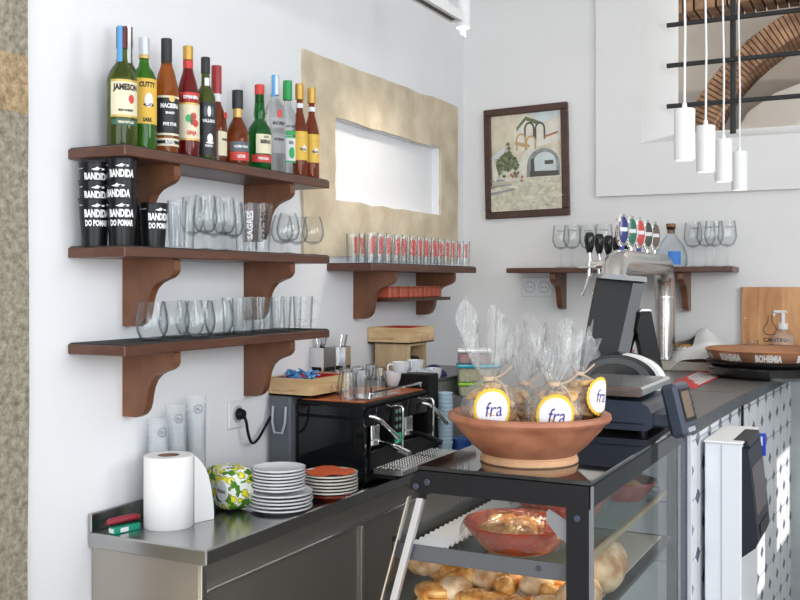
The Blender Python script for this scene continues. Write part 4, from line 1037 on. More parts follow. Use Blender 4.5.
# cutlery holders
ca=at_x(325,366,-2.10)
def cutlery_holder(label,x,y,rz):
    t=thing('cutlery_holder',label,'holder',(x,y,CT+.3035),rz)
    mb=MB(); s=.039; h=.180; k=.003
    mb.box((-s,-s,0),(s,s,k)); mb.box((-s,-s,0),(-s+k,s,h)); mb.box((s-k,-s,0),(s,s,h)); mb.box((-s,-s,0),(s,-s+k,h)); mb.box((-s,s-k,0),(s,s,h)); mb.build('box_body',M['steelb'],t)
    for z in (.085,):
        mb=MB(); mb.box((-.026,-s-.0008,z),(.026,-s-.0002,z+.016),.0); mb.build('slot',M['black'],t)
        mb=MB(); mb.box((s+.0002,-.030,z),(s+.0008,.030,z+.016)); mb.build('slot',M['black'],t)
    return t
h1=Vector((-2.146,3.503,0)); h2=Vector((-2.122,3.597,0))
cutlery_holder('steel cutlery holder, left one of the pair behind the pine box',h1.x,h1.y,-.15); cutlery_holder('steel cutlery holder, right one of the pair behind the pine box',h2.x,h2.y,.25)
sp_=None; R=random.Random(5)
for i in range(9):
    h=(h1,h2)[i%2]; x=h.x+R.uniform(-.018,.018); y=h.y+R.uniform(-.018,.018)
    l='steel spoon handle-up in the %s cutlery holder, %s of its bunch'%(('left','right')[i%2],ORD[i//2])
    rr=R.uniform(0,6.28); 
    if sp_ is None:
        sp_=thing('teaspoon',l,'spoon',(x,y,CT+.3075),rr,'spoons in the cutlery holders')
        mb=MB(); mb.tube([(0,0,.01),(.003,0,.08),(.008,0,.16),(.022,0,.225)],[.003,.0025,.004,.0062],8,flat=.5); mb.ball((-.002,0,.016),(.004,.013,.018)); mb.build('spoon_body',M['chrome'],sp_)
    else: dup(sp_,(x,y,CT+.3075),rr,l)
# steel appliance behind the grinder, with a stand and a box on it
AX1=-1.835
t=thing('undercounter_dishwasher','boxy stainless steel appliance standing at the far end of the steel counter','appliance',(WX+.018,3.90,CT))
mb=MB(); mb.box((0,0,0),(AX1-WX-.018,.72,.315),.004); mb.build('appliance_body',pm('pale_steel',(.55,.54,.52),.35,metal=.7),t)
mb=MB(); mb.box((-.0,-.01,.315),(AX1-WX-.008,.73,.328),.003); mb.build('lid',pm('dark_steel_lid',(.14,.14,.15),.35,metal=.5),t)
mb=MB(); mb.tube([(AX1-WX-.018,.12,.25),(AX1-WX+.012,.12,.25),(AX1-WX+.012,.55,.25),(AX1-WX-.018,.55,.25)],.006,8); mb.build('door_handle',M['steelb'],t)
c=at_D(409,374,4.43)
t=thing('wooden_stand','tall pine dispenser box with an open front hatch under the low box','box',(-2.155,3.975,CT+.328))
mb=MB(); w,l,h=.175,.175,.147; k=.010
mb.box((0,0,0),(w,k,h)); mb.box((0,l-k,0),(w,l,h)); mb.box((0,k,0),(k,l-k,h)); mb.box((k,k,0),(w,l-k,k)); mb.box((k,k,h-k),(w,l-k,h)); mb.box((w-k,k,k),(w,l-k,.068)); mb.build('box_body',M['pine_dark'],t)
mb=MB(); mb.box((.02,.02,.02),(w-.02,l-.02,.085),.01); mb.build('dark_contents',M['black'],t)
mb=MB(); ftext(mb,'VIA',(w+.0006,l*.6,.04),(0,1,0),(0,0,1),w=.05); mb.build('lettering',MATS['branded_red'],t,norm=False)
wooden_box('low pine box with red lining set on top of the tall pine stand',-2.185,3.962,.210,.262,.072,CT+.328+.148)
# navy cloth
p=at_D(439,380,4.32)
t=MB(); t.ball((0,0,.0),(.055,.07,.048),18,10,lambda a,z:1+.10*math.sin(3*a+z*4)); t.v=[(x,y,max(z,0)) for x,y,z in t.v]
o=t.build('folded_cloth',M['navy']); o.location=(-1.90,4.06,CT+.3285); tag(o,'navy blue crumpled cloth on top of the steel appliance','cloth')
# pale blue cup stack
p=at_D(445.5,0,4.24); bc=None
for k in range(13):
    l='pale blue paper cup, %s from the bottom of the stack behind the machine'%ORD[k]
    if bc is None:
        bc=thing('paper_cup',l,'cup',(p.x,p.y,CT),0,'pale blue cup stack')
        mb=MB().open(); mb.lathe([(0,.003),(.022,.003),(.022,0),(.0235,0),(.031,.068),(.0325,.069),(.0325,.072),(.0305,.072),(.0225,.006),(0,.006)],22); mb.build('cup_body',M['lblue'],bc)
        mb=MB().open(); mb.lathe([(.0314,.0685),(.0333,.0705),(.0314,.0728)],22); mb.build('rim',M['white'],bc)
    else: dup(bc,(p.x,p.y,CT+k*.0175),0,l)
# blue bucket behind the cups
p=at_D(461,0,4.35); t=thing('storage_tub','blue plastic tub standing behind the clay bowl','tub',(p.x,p.y,CT))
mb=MB().open(); mb.lathe([(0,0),(.042,0),(.048,.06),(.050,.06),(.050,.065),(.046,.065),(.040,.004),(0,.004)],26); mb.build('tub_body',pm('deep_blue_plastic',(.02,.07,.28),.4),t)
mb=MB(); mb.cyl(.051,.0655,.070,24); mb.build('lid',pm('deep_blue_lid',(.03,.1,.35),.4),t)
# food containers at the far end
def container(label,u,D,z,w,h,col,lid,rz=0):
    p=at_D(u,0,D); t=thing('food_container',label,'container',(p.x,p.y,z),rz)
    mb=MB(); mb.box((-w/2,-w*.4,0),(w/2,w*.4,h),.006); mb.build('food_fill',col,t)
    mb=MB(); mb.box((-w/2-.004,-w*.4-.004,-.0),(w/2+.004,w*.4+.004,h+.002),.008); mb.build('clear_box',M['plastic'],t)
    mb=MB(); mb.box((-w/2-.008,-w*.4-.008,h+.003),(w/2+.008,w*.4+.008,h+.018),.005); mb.build('lid',lid,t); return p
nuts=pm('green_olives',(.30,.26,.08),.6,scale=70,col2=(.55,.50,.24)); lime=pm('lime_lid',(.30,.62,.03),.4); teal=pm('teal_lid',(.02,.38,.50),.4)
za=1.143
p=at_D(478,0,4.5)
t=thing('steel_box','steel box standing behind the bags and carrying the food containers','box',(p.x+.03,p.y+.02,CT),.05); mb=MB(); mb.box((-.13,-.10,0),(.13,.10,za-CT),.005); mb.build('box_body',MATS['pale_steel'],t)
container('small clear food container with a lime green lid, lowest of the three',478,4.5,za,.17,.042,nuts,lime,.45)
container('clear food container of olives with a teal blue lid, middle of three',478,4.5,za+.061,.18,.062,nuts,teal,.45)
container('clear container of reddish sauce with a pale lid, topmost of three',474,4.5,za+.142,.14,.048,pm('brownish_sauce',(.30,.10,.06),.5,var=.3,scale=30),M['white'],.45)
# ================================================================== BAR COUNTER (right)
BXA=(-.575,3.02); BXB=(-.547,3.92); BXC=(-.485,BY-.01)
t=thing('bar_counter','bar counter with grey slab top and white tiles patterned with dark lozenges','counter',(0,0,0))
BL=-1.16
mb=MB(); mb.prism([(BL,3.0),(BXA[0]+.006,3.0),(BXB[0]+.004,BXB[1]-.002),(BL,BXB[1]-.002)],BT-.042,BT,'z'); mb.build('near_worktop',M['worktop'],t)
mb=MB(); mb.prism([(BL,BXB[1]+.002),(BXB[0]+.010,BXB[1]+.002),(BXC[0]+.008,BXC[1]),(BL,BXC[1])],BT-.044,BT,'z'); mb.build('far_worktop',M['worktop'],t)
mb=MB(); mb.prism([(BXA[0]+.0062,3.0),(BXA[0]+.009,3.0),(BXB[0]+.0072,BXB[1]-.002),(BXB[0]+.0042,BXB[1]-.002)],BT-.042,BT-.0015,'z'); mb.build('edge_strip',M['slabedge'],t)
mb=MB(); mb.prism([(BXB[0]+.0102,BXB[1]+.002),(BXB[0]+.013,BXB[1]+.002),(BXC[0]+.011,BXC[1]),(BXC[0]+.0082,BXC[1])],BT-.044,BT-.0015,'z'); mb.build('edge_strip',M['slabedge'],t)
mb=MB(); mb.prism([(BL+.05,3.02),(BXA[0],3.02),(BXB[0]-.004,BXB[1]-.012),(BL+.05,BXB[1]-.012)],0,BT-.0425,'z'); mb.build('near_tiled_base',M['tile'],t)
mb=MB(); mb.prism([(BL+.05,BXB[1]+.012),(BXB[0],BXB[1]+.012),(BXC[0],BXC[1]),(BL+.05,BXC[1])],0,BT-.0445,'z'); mb.build('far_tiled_base',M['tile'],t)
mb=MB(); mb.prism([(BL+.06,BXB[1]-.0115),(BXB[0]+.004,BXB[1]-.0115),(BXB[0]+.004,BXB[1]+.0115),(BL+.06,BXB[1]+.0115)],0,BT-.045,'z'); mb.build('joint_gap',M['black'],t)
# ================================================================== DISPLAY CASE
X0,X1=-.967,-.577; Y0,Y1=1.995,2.98; ZT=1.240
t=thing('display_case','glass pastry display case with black frame and a slanted front, below the clay bowl','display case',(0,0,0)); case=t
M['blackglass']=pm('black_glass_top',(.012,.012,.014),.05,coat=.5)
mb=MB(); mb.box((X0-.01,Y0+.003,ZT-.010),(X1,Y1,ZT),.002); mb.build('glass_top',M['blackglass'],t)
# front beam with rounded left end
mb=MB(); pr=[(X1,ZT-.0105),(X0+.005,ZT-.0105),(X0-.012,ZT-.016),(X0-.024,ZT-.030),(X0-.030,ZT-.052),(X0+.01,ZT-.064),(X0+.03,ZT-.058),(X1,ZT-.058)]
mb.prism(pr,Y0,Y0+.020,'y'); mb.build('front_beam',M['blackm'],t)
mb=MB(); mb.prism(pr,Y1-.02,Y1,'y'); mb.build('rear_beam',M['blackm'],t)
mb=MB(); mb.box((X1-.022,Y0+.02,ZT-.058),(X1-.002,Y1-.02,ZT-.0105)); mb.build('side_beam',M['blackm'],t)
mb=MB(); mb.box((X0-.012,Y0+.02,ZT-.045),(X0+.012,Y1-.02,ZT-.0105)); mb.build('side_beam',M['blackm'],t)
for x,z in ((X0-.010,ZT-.046),(X0+.018,ZT-.034),(X1-.028,ZT-.078)):
    mb=MB(); mb.at((x,Y0-.0,z),(PI/2,0,0)).cyl(.0075,-.001,.005,16,bev=.002); mb.build('screw_cap',M['bluegrey'],t)
mb=MB(); mb.box((X1-.052,Y0+.0,.66),(X1-.004,Y0+.018,ZT-.0585)); mb.build('front_post',M['blackm'],t)
mb=MB(); mb.box((X1-.004,Y0-.0,.66),(X1+.004,Y0+.012,ZT-.0105),.001); mb.build('glass_edge_profile',pm('glass_edge_grey',(.16,.17,.18),.3),t)
mb=MB(); mb.box((X1-.050,Y1-.018,.66),(X1-.02,Y1,ZT-.0585)); mb.build('rear_post',M['blackm'],t)
mb=MB(); mb.box((X1-.003,Y0+.012,.66),(X1+.003,Y1,ZT-.011)); mb.build('side_glass',M['pane'],t)
# slanted front glass and its aluminium profile (faces the work aisle)
def sl(z): return X0-.022-(ZT-.05-z)*.285
mb=MB(); zb=.66
mb.add([(sl(ZT-.055),Y0+.006,ZT-.055),(sl(ZT-.055),Y1-.006,ZT-.055),(sl(zb),Y1-.006,zb),(sl(zb),Y0+.006,zb),(sl(ZT-.055)+.005,Y0+.006,ZT-.055),(sl(ZT-.055)+.005,Y1-.006,ZT-.055),(sl(zb)+.005,Y1-.006,zb),(sl(zb)+.005,Y0+.006,zb)],[(0,1,2,3),(7,6,5,4),(0,4,5,1),(1,5,6,2),(2,6,7,3),(3,7,4,0)]); mb.build('slanted_glass',M['pane'],t)
def strut(y,w,mat,dx0,name):
    mb=MB(); mb.prism([(sl(ZT-.072)+dx0,ZT-.072),(sl(ZT-.072)+dx0+w,ZT-.072),(sl(zb)+dx0+w,zb),(sl(zb)+dx0,zb)],y,y+.014,'y'); mb.build(name,mat,t)
strut(Y0-.001,.016,M['alu'],.020,'slanted_profile'); strut(Y1-.015,.016,M['alu'],.020,'slanted_profile')
strut(Y0+.0,.004,M['steelb'],-.004,'glass_edge')
mb=MB(); mb.prism([(sl(ZT-.05)+.022,ZT-.052),(sl(ZT-.05)+.037,ZT-.052),(sl(ZT-.076)+.036,ZT-.076),(sl(ZT-.076)+.020,ZT-.076)],Y0+.001,Y0+.016,'y'); mb.build('hinge_block',M['black'],t)
# clear front corner bracket
mb=MB(); mb.prism([(X1-.100,ZT-.076),(X1-.094,ZT-.068),(X1-.053,ZT-.090),(X1-.053,ZT-.138),(X1-.075,ZT-.124),(X1-.098,ZT-.096)],Y0+.014,Y0+.018,'y'); mb.build('corner_plate',pm('corner_plate_grey',(.22,.225,.24),.3),t)
# shelves with rails
M['smoke']=pm('smoked_rail',(.10,.105,.115),.25,spec=.4)
def shelf(z,x0,ts,nm):
    mb=MB(); mb.box((x0,Y0+.028,z-.006),(X1-.055,Y1-.03,z)); sh=mb.build(nm,M['shelfglass'],t)
    mb=MB(); mb.box((x0-.012,Y0+.022,z-.018),(X1-.053,Y0+.028,z+.018),.001); mb.build('front_rail',M['smoke'],sh)
    mb=MB(); mb.box((x0-.020,Y0+.03,z-.014),(x0-.006,Y1-.03,z+.028),.002); mb.build('side_rail',M['blackm'],sh)
    mb=MB(); mb.box((X1-.056,Y0+.03,z-.010),(X1-.046,Y1-.03,z+.004),.001); mb.build('side_rail',pm('brass_edge',(.62,.50,.32),.35,metal=.5),sh)
    for x in (x0+.02,X1-.12):
        mb=MB(); mb.at((x,Y0+.022,z+.003),(PI/2,0,0)).cyl(.006,0,.003,14,bev=.001); mb.build('screw_cap',M['bluegrey'],sh)
    return sh
SZ=1.038; LZ=.905
shelf(SZ,-1.035,1,'upper_shelf'); 
mb=MB(); mb.box((sl(LZ)+.03,Y0+.02,LZ-.012),(X1-.03,Y1-.02,LZ),.002); lo=mb.build('lower_deck',pm('dark_deck',(.06,.055,.05),.4),t)
mb=MB(); mb.box((sl(LZ)+.05,Y0+.05,LZ),(X1-.06,Y1-.05,LZ+.004)); mb.build('baking_paper',pm('baking_paper',(.62,.55,.45),.8),lo)
mb=MB(); mb.box((sl(.66)+.01,Y0+.0,.0),(X1,Y1,.66),.004); mb.build('cabinet_base',pm('beige_bounce_panel',(.48,.42,.36),.5),t)  # unseen base, coloured beige to give the steel doors a warm reflection
# ribbed white liner on the upper shelf
mb=MB(); n=44; vs=[];fs=[]
xa,xb=-1.02,-.93
for i in range(n+1):
    y=Y0+.04+(.62)*i/n; z=SZ+.003+(.010 if i%2 else 0)
    vs+=[(xa,y,z),(xb,y,z)]
for i in range(n): fs.append((2*i,2*i+1,2*i+3,2*i+2))
mb.add(vs,fs); o=mb.build('ribbed_liner',pm('white_liner',(.72,.73,.74),.5),norm=False); tag(o,'white ribbed paper liner on the upper glass shelf of the display case','liner')
# posts at the rear end of the case: two white-grey profiles + dark/light aluminium profile
t=thing('upright_profile','tall silvery aluminium upright at the far end of the display case','post',(X1-.0,Y1+.0,0))
mb=MB(); mb.box((-.012,-.0,.0),(.006,.018,1.225),.002); mb.build('grey_channel',pm('blue_grey_channel',(.16,.17,.22),.35,metal=.3),t)
mb=MB(); mb.box((.006,-.0,.0),(.017,.018,1.225),.001); mb.build('pale_strip',pm('pale_alu',(.70,.72,.78),.3,metal=.3),t)
mb=MB(); mb.box((-.055,.004,.0),(-.014,.016,1.218),.001); mb.build('translucent_strip',pm('frosted_strip',(.50,.52,.56),.25),t)
# ------------------------------------------------------------------ clay dishes with baked food under film
def dish(label,x,y,z,R,H,fill,pieces,seed,filmed=True):
    t=thing('clay_dish',label,'dish',(x,y,z))
    mb=MB().open(); mb.lathe([(0,0),(R*.62,0),(R*.66,.004),(R*.92,H*.75),(R*1.0,H),(R*.98,H+.003),(R*.93,H),(R*.85,H*.70),(R*.6,.007),(0,.007)],36); mb.build('dish_body',M['redclay'],t)
    Rr=random.Random(seed)
    for k in range(pieces):
        a=Rr.uniform(0,6.28); q=Rr.uniform(0,.62)*R
        mb=MB(); ph=Rr.uniform(0,6); mb.ball((q*math.cos(a),q*math.sin(a),H*.55+Rr.uniform(0,.012)),(R*.30,R*.22,.022),14,8,lambda a,z:1+.14*math.sin(4*a+ph)+.06*math.sin(9*a)); o=mb.build('baked_piece',fill,t)
    if filmed:
        mb=MB(); n=40; Rq=random.Random(seed+5); rad=[0,.35,.7,.95,1.03,1.04]; zz=[H+.020,H+.018,H+.012,H+.006,H*.8,H*.45]; vs=[(0,0,zz[0])]
        for r,z in zip(rad[1:],zz[1:]):
            for k in range(n): 
                a=2*PI*k/n; w=1+Rq.uniform(-.03,.03)*(r>.9); vs.append((R*r*w*math.cos(a),R*r*w*math.sin(a),z+Rq.uniform(-.005,.005)))
        fs=[(0,1+k,1+(k+1)%n) for k in range(n)]
        for i in range(4):
            for k in range(n): fs.append((1+i*n+k,1+i*n+(k+1)%n,1+(i+1)*n+(k+1)%n,1+(i+1)*n+k))
        mb.add(vs,fs,True); mb.build('cling_film',M['film'],t,norm=False)
    return t
p=at_D(516,0,2.23); dish('red clay dish of baked pastry under cling film, front of the upper case shelf',-.795,2.165,SZ+.001,.130,.058,M['crust2'],9,3)
dish('red clay dish under cling film on the upper case shelf, behind the front dish',-.79,2.46,SZ+.001,.125,.075,M['crust'],7,6)
dish('small filmed dish at the far end of the upper case shelf',-.72,2.80,SZ+.001,.10,.05,M['crust'],6,9)
# pastries on the lower deck
R=random.Random(12)
def bun(label,kind,x,y,z,rz,mk,mat,cat='pastry',grp=None):
    t=thing(kind,label,cat,(x,y,z),rz,grp); mk().build(kind.split('_')[-1]+'_body',mat,t); return t
def ringroll():
    mb=MB(); mb.tube([(.036*math.cos(a),.036*math.sin(a),.020+.004*math.sin(3*a)) for a in [2*PI*k/28 for k in range(28)]],[.018+.003*math.sin(5*k) for k in range(28)],12,closed=True); mb.ball((0,0,.014),(.026,.026,.012),14,6); return mb
def croiss():
    mb=MB(); P=[];Rr=[]
    for k in range(25):
        s=k/24; a=-1.3+2.6*s; P.append((.062*math.sin(a),.045*math.cos(a)-.03,.022)); Rr.append((.008+.020*math.sin(PI*s))*(1+.10*(k%3==0)))
    mb.tube(P,Rr,14); return mb
def swirl():
    mb=MB(); P=[];n=60
    for k in range(n): a=k*.33; r=.006+.038*k/n; P.append((r*math.cos(a),r*math.sin(a),.022+.010*(1-k/n)))
    mb.tube(P,.0105,8); mb.cyl(.044,.0,.014,24); return mb
def roundbun():
    mb=MB(); mb.ball((0,0,.026),(.044,.040,.028),18,10,lambda a,z:1+.04*math.sin(5*a+z)); return mb
defs=[('ring_pastry',ringroll,'golden ring pastry',M['crust2']),('croissant',croiss,'curved golden croissant',M['crust2']),('swirl_pastry',swirl,'coiled swirl pastry',M['crust2']),('sweet_bun',roundbun,'round floury bun',M['loaf'])]
lay=[(478,2.09,2),(500,2.075,0),(525,2.075,1),(546,2.085,3),(565,2.09,2),(488,2.18,3),(512,2.175,1),(536,2.18,3),(470,2.19,1),(556,2.19,0),(455,2.12,3),(436,2.10,2),(425,2.22,3),(447,2.27,1),(474,2.30,3),(502,2.29,2),(530,2.29,3),(556,2.30,2)]
pos=['front row']*5
for i,(u,y,d) in enumerate(lay):
    k,mk,desc,m=defs[d]; q=at_y(u,0,y)
    row='front' if y<2.13 else ('middle' if y<2.25 else 'back'); col=int((q.x+1.06)/.09)
    l='%s in the %s row of the lower case deck, %s'%(desc,row,'%s from left'%ORD[sum(1 for (uu,yy,dd) in lay if ('front' if yy<2.13 else ('middle' if yy<2.25 else 'back'))==row and uu<u)])
    bun(l,k,q.x,q.y,LZ+.004+(.018 if row=='middle' else 0),R.uniform(0,6),mk,m,'pastry','pastries in the display case')
def loafm(L=.075,r=.042):
    def f():
        mb=MB(); P=[];Rr=[]
        for k in range(21): s=k/20; P.append((0,-L+2*L*s,r*1.04)); Rr.append(r*(max(.02,1-(2*s-1)**4))**.5*(1+(.035 if k%4==0 else 0)))
        mb.tube(P,Rr,18,flat=1.0); return mb
    return f
bun('large pale scored bread loaf near the right glass, deeper in the case','bread_loaf',-.652,2.36,LZ+.004,.15,loafm(.10,.055),M['loaf'],'bread')
bun('pale bread roll at the front right of the lower deck, behind the black post','bread_loaf',-.648,2.15,LZ+.004,-.1,loafm(.07,.040),M['loaf'],'bread')
# ------------------------------------------------------------------ TERRACOTTA BOWL
bc=at_D(529,0,2.29); BX,BYY=bc.x,bc.y; bz=ZT+.0002
t=thing('terracotta_bowl','wide terracotta bowl on the display case, filled with bags of cookies','bowl',(BX,BYY,bz))
mb=MB().open(); mb.lathe([(.104,.016),(.112,.022),(.135,.042),(.166,.077),(.176,.091),(.184,.095),(.188,.102),(.186,.110),(.177,.113),(.168,.108),(.160,.091),(.128,.049),(.10,.028),(0,.024)],56); mb.build('bowl_body',M['terra'],t)
mb=MB().open(); mb.lathe([(0,0),(.110,.0),(.113,.003),(.112,.010),(.108,.013),(.110,.018),(.1045,.022),(.09,.020)],48); mb.build('foot_ring',M['terrap'],t)
# bags
def bag(label,x,y,z,rz,seed,s=1.0,lab=True,tilt=(0,0),hh=1.0,labz=.048):
    t=thing('cookie_bag',label,'bag',(x,y,z),rz,'cellophane bags of cookies'); t.rotation_euler=(tilt[0],tilt[1],rz); t.scale=(s,s,s)
    Rr=random.Random(seed)
    # cookies: each a slightly domed disc
    n=0
    for k in range(13):
        a=Rr.uniform(0,6.28); q=Rr.uniform(.016,.040); zc=.016+.0056*k
        if k in (0,1): zc=.012
        qq=q*(1-.3*(k/13))
        mb=MB(); mb.at((qq*math.cos(a),qq*math.sin(a),zc),(Rr.uniform(-.6,.6),Rr.uniform(-.6,.6),Rr.uniform(0,3)))
        ph=Rr.uniform(0,6); mb.lathe([(0,-.006),(.020,-.006),(.0235,-.001),(.020,.005),(.010,.0075),(0,.008)],14,lambda r,z,a:(r*(1+.06*math.sin(3*a+ph))*math.cos(a),r*(1+.06*math.sin(3*a+ph))*math.sin(a),z)); mb.build('cookie',M['cookie'],t)
    prof=[(.006,.0),(.026,.003),(.044,.014),(.055,.032),(.058,.054),(.051,.074),(.034,.090),(.016,.100),(.0095,.106),(.014,.113),(.026,.135),(.038,.165*hh),(.046,.200*hh)]
    k1=Rr.uniform(0,6); ph=[Rr.uniform(0,6) for _ in range(5)]
    def fn(r,z,a):
        if z<.085: w=1+.05*math.sin(3*a+k1)+.05*math.sin(7*a+z*60+k1)
        elif z<.116: w=1+.25*math.sin(9*a)
        else: 
            f=(z-.116)/.09; w=1+.30*min(1,f*2)*math.sin(5*a+ph[0]+z*10)+.22*math.sin(8*a+ph[1])+.10*math.sin(17*a)
        zz=z+(0 if z<.15 else (z-.14)*(.55*math.sin(3*a+ph[2])+.3*math.sin(7*a+ph[3])))
        e=1.0 if z<.10 else .75
        return (r*w*math.cos(a),r*w*math.sin(a)*e,zz)
    mb=MB().open(); mb.lathe(prof,72,fn); 
    # denser rings for crisp folds
    mb.build('cellophane_wrap',M['cello'],t,norm=False)
    mb=MB(); mb.lathe([(.0105,.102),(.0125,.104),(.0125,.109),(.0105,.111)],16); mb.tube(smooth([(.012,0,.106),(.024,-.012,.098),(.030,-.034,.088),(.034,-.045,.072)],4),.0022,6); mb.tube(smooth([(.012,0,.106),(.03,-.002,.114),(.045,-.010,.130)],4),.0022,6); mb.build('raffia_tie',pm('raffia',(.58,.43,.31),.8),t)
    if lab:
        R0=.0420
        mb=MB(); vs=[];fs=[]
        def pt(dx,dz,o=0):
            a=-PI/2+dx/.070; rr=.0625+o; return (rr*math.cos(a)*1.0,rr*math.sin(a),labz+dz)
        def disc(rad,o,mi,sc=0):
            ring=[pt((rad+(sc*abs(math.sin(12*a))))*math.cos(a),(rad+(sc*abs(math.sin(12*a))))*math.sin(a),o) for a in [2*PI*k/72 for k in range(72)]]
            mid=[pt(rad*.5*math.cos(a),rad*.5*math.sin(a),o) for a in [2*PI*k/72 for k in range(72)]]
            mb.mat(mi).add([pt(0,0,o)]+mid+ring,[(0,1+k,1+(k+1)%72) for k in range(72)]+[(1+k,73+k,73+(k+1)%72,1+(k+1)%72) for k in range(72)],True)
        disc(R0,0,0,.0018); disc(R0*.85,.0004,1,.0012)
        lb=mb.build('round_sticker',[pm('sticker_gold',(.80,.50,.03),.5),pm('sticker_white',(.80,.80,.83),.5)],t,norm=False)
        vs,fs,W,H=text2d('fra',.004); kk=.038/W
        mb=MB(); mb.add([pt(x*kk+.0+.22*y*kk+.004,y*kk*1.15+.001,.0009) for x,y in vs],fs); mb.build('lettering',pm('violet_ink',(.06,.03,.22),.6),lb,norm=False)
        mb=MB(); mb.add([pt(dx,dz,.0009) for dx,dz in ((-.017,-.006),(-.006,-.009),(-.004,-.006),(-.010,-.0055))],[(0,1,2,3)]); mb.add([pt(dx,dz,.0009) for dx,dz in ((-.010,-.010),(.004,-.013),(.006,-.011),(-.004,-.009))],[(0,1,2,3)]); mb.build('gold_flourish',MATS['sticker_gold'],lb,norm=False)
    return t
fz=bz+.034
q1=at_D(490,0,2.25); q2=at_D(551,0,2.215); q3=at_D(584,0,2.33); q4=at_D(518,0,2.37); q5=at_D(560,0,2.39); q6=at_D(500,0,2.37)
fcam=lambda q:math.atan2(-q.y,-q.x)+PI/2
bag('left front cellophane bag of cookies with a round gold-edged sticker',q1.x,q1.y,fz+.042,fcam(q1)+.10,21,1.12,True,(.10,-.04),1.05,.056)
bag('middle front cellophane bag of cookies, sticker half sunk behind the bowl rim',q2.x,q2.y,fz+.034,fcam(q2)+.10,5,1.12,True,(.12,.04),1.0,.056)
bag('cellophane bag with its sticker turned sideways at the right rim of the bowl',q3.x-.02,q3.y,fz+.050,fcam(q3)+.95,9,1.05,True,(.0,.10),.95,.060)
bag('cellophane bag of cookies without visible sticker, behind the left front bag',q4.x,q4.y,fz+.030,1.0,33,1.0,False,(.05,.1))
bag('cellophane bag of cookies at the back right of the bowl',q5.x-.02,q5.y,fz+.030,2.0,41,1.0,False,(-.05,-.05))
# ================================================================== SCALE
sx=at_z(655,437,ZT+.004)
SY=2.665; SXr=-.605; SXl=-.868
t=thing('weighing_scale','slate-blue shop scale with a steel pan and tilted display on the display case','scale',(SXl,SY,ZT))
W=SXr-SXl
mb=MB(); 
for a in (.03,W-.03):
    for b in (.03,.25): mb=MB(); mb.at((a,b,0)).cyl(.012,0,.012,12); mb.build('foot',M['black'],t)
mb=MB(); pr=[(0,.012),(W-.012,.012),(W,.022),(W,.060),(W-.008,.078),(W-.03,.090),(.03,.094),(0,.084)]
mb.prism(pr,0,.30,'y'); mb.build('scale_body',M['bluegrey'],t)
mb=MB(); mb.box((.004,-.002,.030),(W-.02,.0,.032)); mb.build('seam',M['black'],t)
mb=MB(); mb.cyl(.04,0,.016,16); mb.v=[(x+W*.5,y+.15,z+.090) for x,y,z in mb.v]; mb.build('pan_support',M['black'],t)
mb=MB(); pr=[(.012,.104),(W-.028,.104),(W-.020,.108),(W-.020,.124),(W-.026,.130),(.018,.130),(.012,.124)]; mb.prism(pr,-.012,.34,'y'); mb.build('weighing_pan',M['steelb'],t)
# tilted display unit on the right end
mb=MB(); q=at_D(684,411,2.66)
qx=q.x-SXl; 
mb.at((W+.066,.045,.070),(math.radians(0),math.radians(-14),math.radians(-8))); mb.box((-.028,-.040,-.072),(.018,.070,.072),.010); dh=mb.build('display_head',M['bluegrey'],t)
mb=MB().at((W+.066,.045,.070),(0,math.radians(-14),math.radians(-8))); mb.box((.018,-.028,-.035),(.0205,.058,.055),.001); sc_=mb.build('screen_bezel',M['black'],dh)
mb=MB().at((W+.066,.045,.070),(0,math.radians(-14),math.radians(-8))); mb.box((.0205,-.018,-.025),(.0212,.040,.046)); mb.build('lcd',pm('amber_lcd',(.16,.10,.055),.3,var=.25,scale=90),sc_)
mb=MB().at((W+.066,.045,.070),(0,math.radians(-14),math.radians(-8)))
for k in range(4): mb.box((.0205,.044,-.02+k*.017),(.0214,.054,-.010+k*.017))
mb.build('keys',M['bluegrey'],sc_)
mb=MB().at((W+.066,.045,.070),(0,math.radians(-14),math.radians(-8))); mb.box((.018,-.020,-.062),(.0200,.030,-.050)); mb.build('badge',M['alu'],dh)
mb=MB(); mb.box((W-.01,.03,.02),(W+.050,.085,.055),.006); mb.build('display_arm',M['bluegrey'],t)
# arched printer hood behind the pan
t=thing('receipt_printer','black arched hood with a pale curved rim behind the scale pan','printer',(-.82,2.96,BT+.0)); 
o=Vector((0,0,0)); pc2=at_D(614,376,3.15)
t.location=(pc2.x,3.14,BT)
def arch(r0,r1,y0,y1,h0,seg=28,sq=.62):
    vs=[];fs=[]
    for i in range(seg+1):
        a=PI*i/seg
        for r in (r0,r1):
            for y in (y0,y1): vs.append((-r*math.cos(a),y,h0+r*math.sin(a)*sq))
    for i in range(seg):
        b=4*i;c=b+4; fs+=[(b,c,c+2,b+2),(b+1,b+3,c+3,c+1),(b,b+1,c+1,c),(b+2,c+2,c+3,b+3)]
    fs+=[(0,2,3,1),(4*seg,4*seg+1,4*seg+3,4*seg+2)]
    return MB().add(vs,fs,True)
H0=.105
mb=arch(.0,.128,0,.11,H0); mb.box((-.128,0,0),(.128,.11,H0)); mb.build('hood',pm('dark_smoked_hood',(.04,.04,.042),.25),t)
arch(.1285,.133,-.006,.112,H0).build('clear_rim',M['glass'],t)
mb=MB(); vs=[];fs=[]
for i in range(15):
    a=1.75+(PI-1.75)*i/14; w=.004+.012*i/14
    for r in (.1335,.1335+w):
        for y in (-.012,.05): vs.append((-r*math.cos(a),y,H0+r*math.sin(a)*.62))
for i in range(14):
    b=4*i;c=b+4; fs+=[(b,c,c+2,b+2),(b+1,b+3,c+3,c+1),(b,b+1,c+1,c),(b+2,c+2,c+3,b+3)]
fs+=[(0,2,3,1),(56,57,59,58)]
mb.add(vs,fs,True); mb.build('pale_rim',M['white'],t)
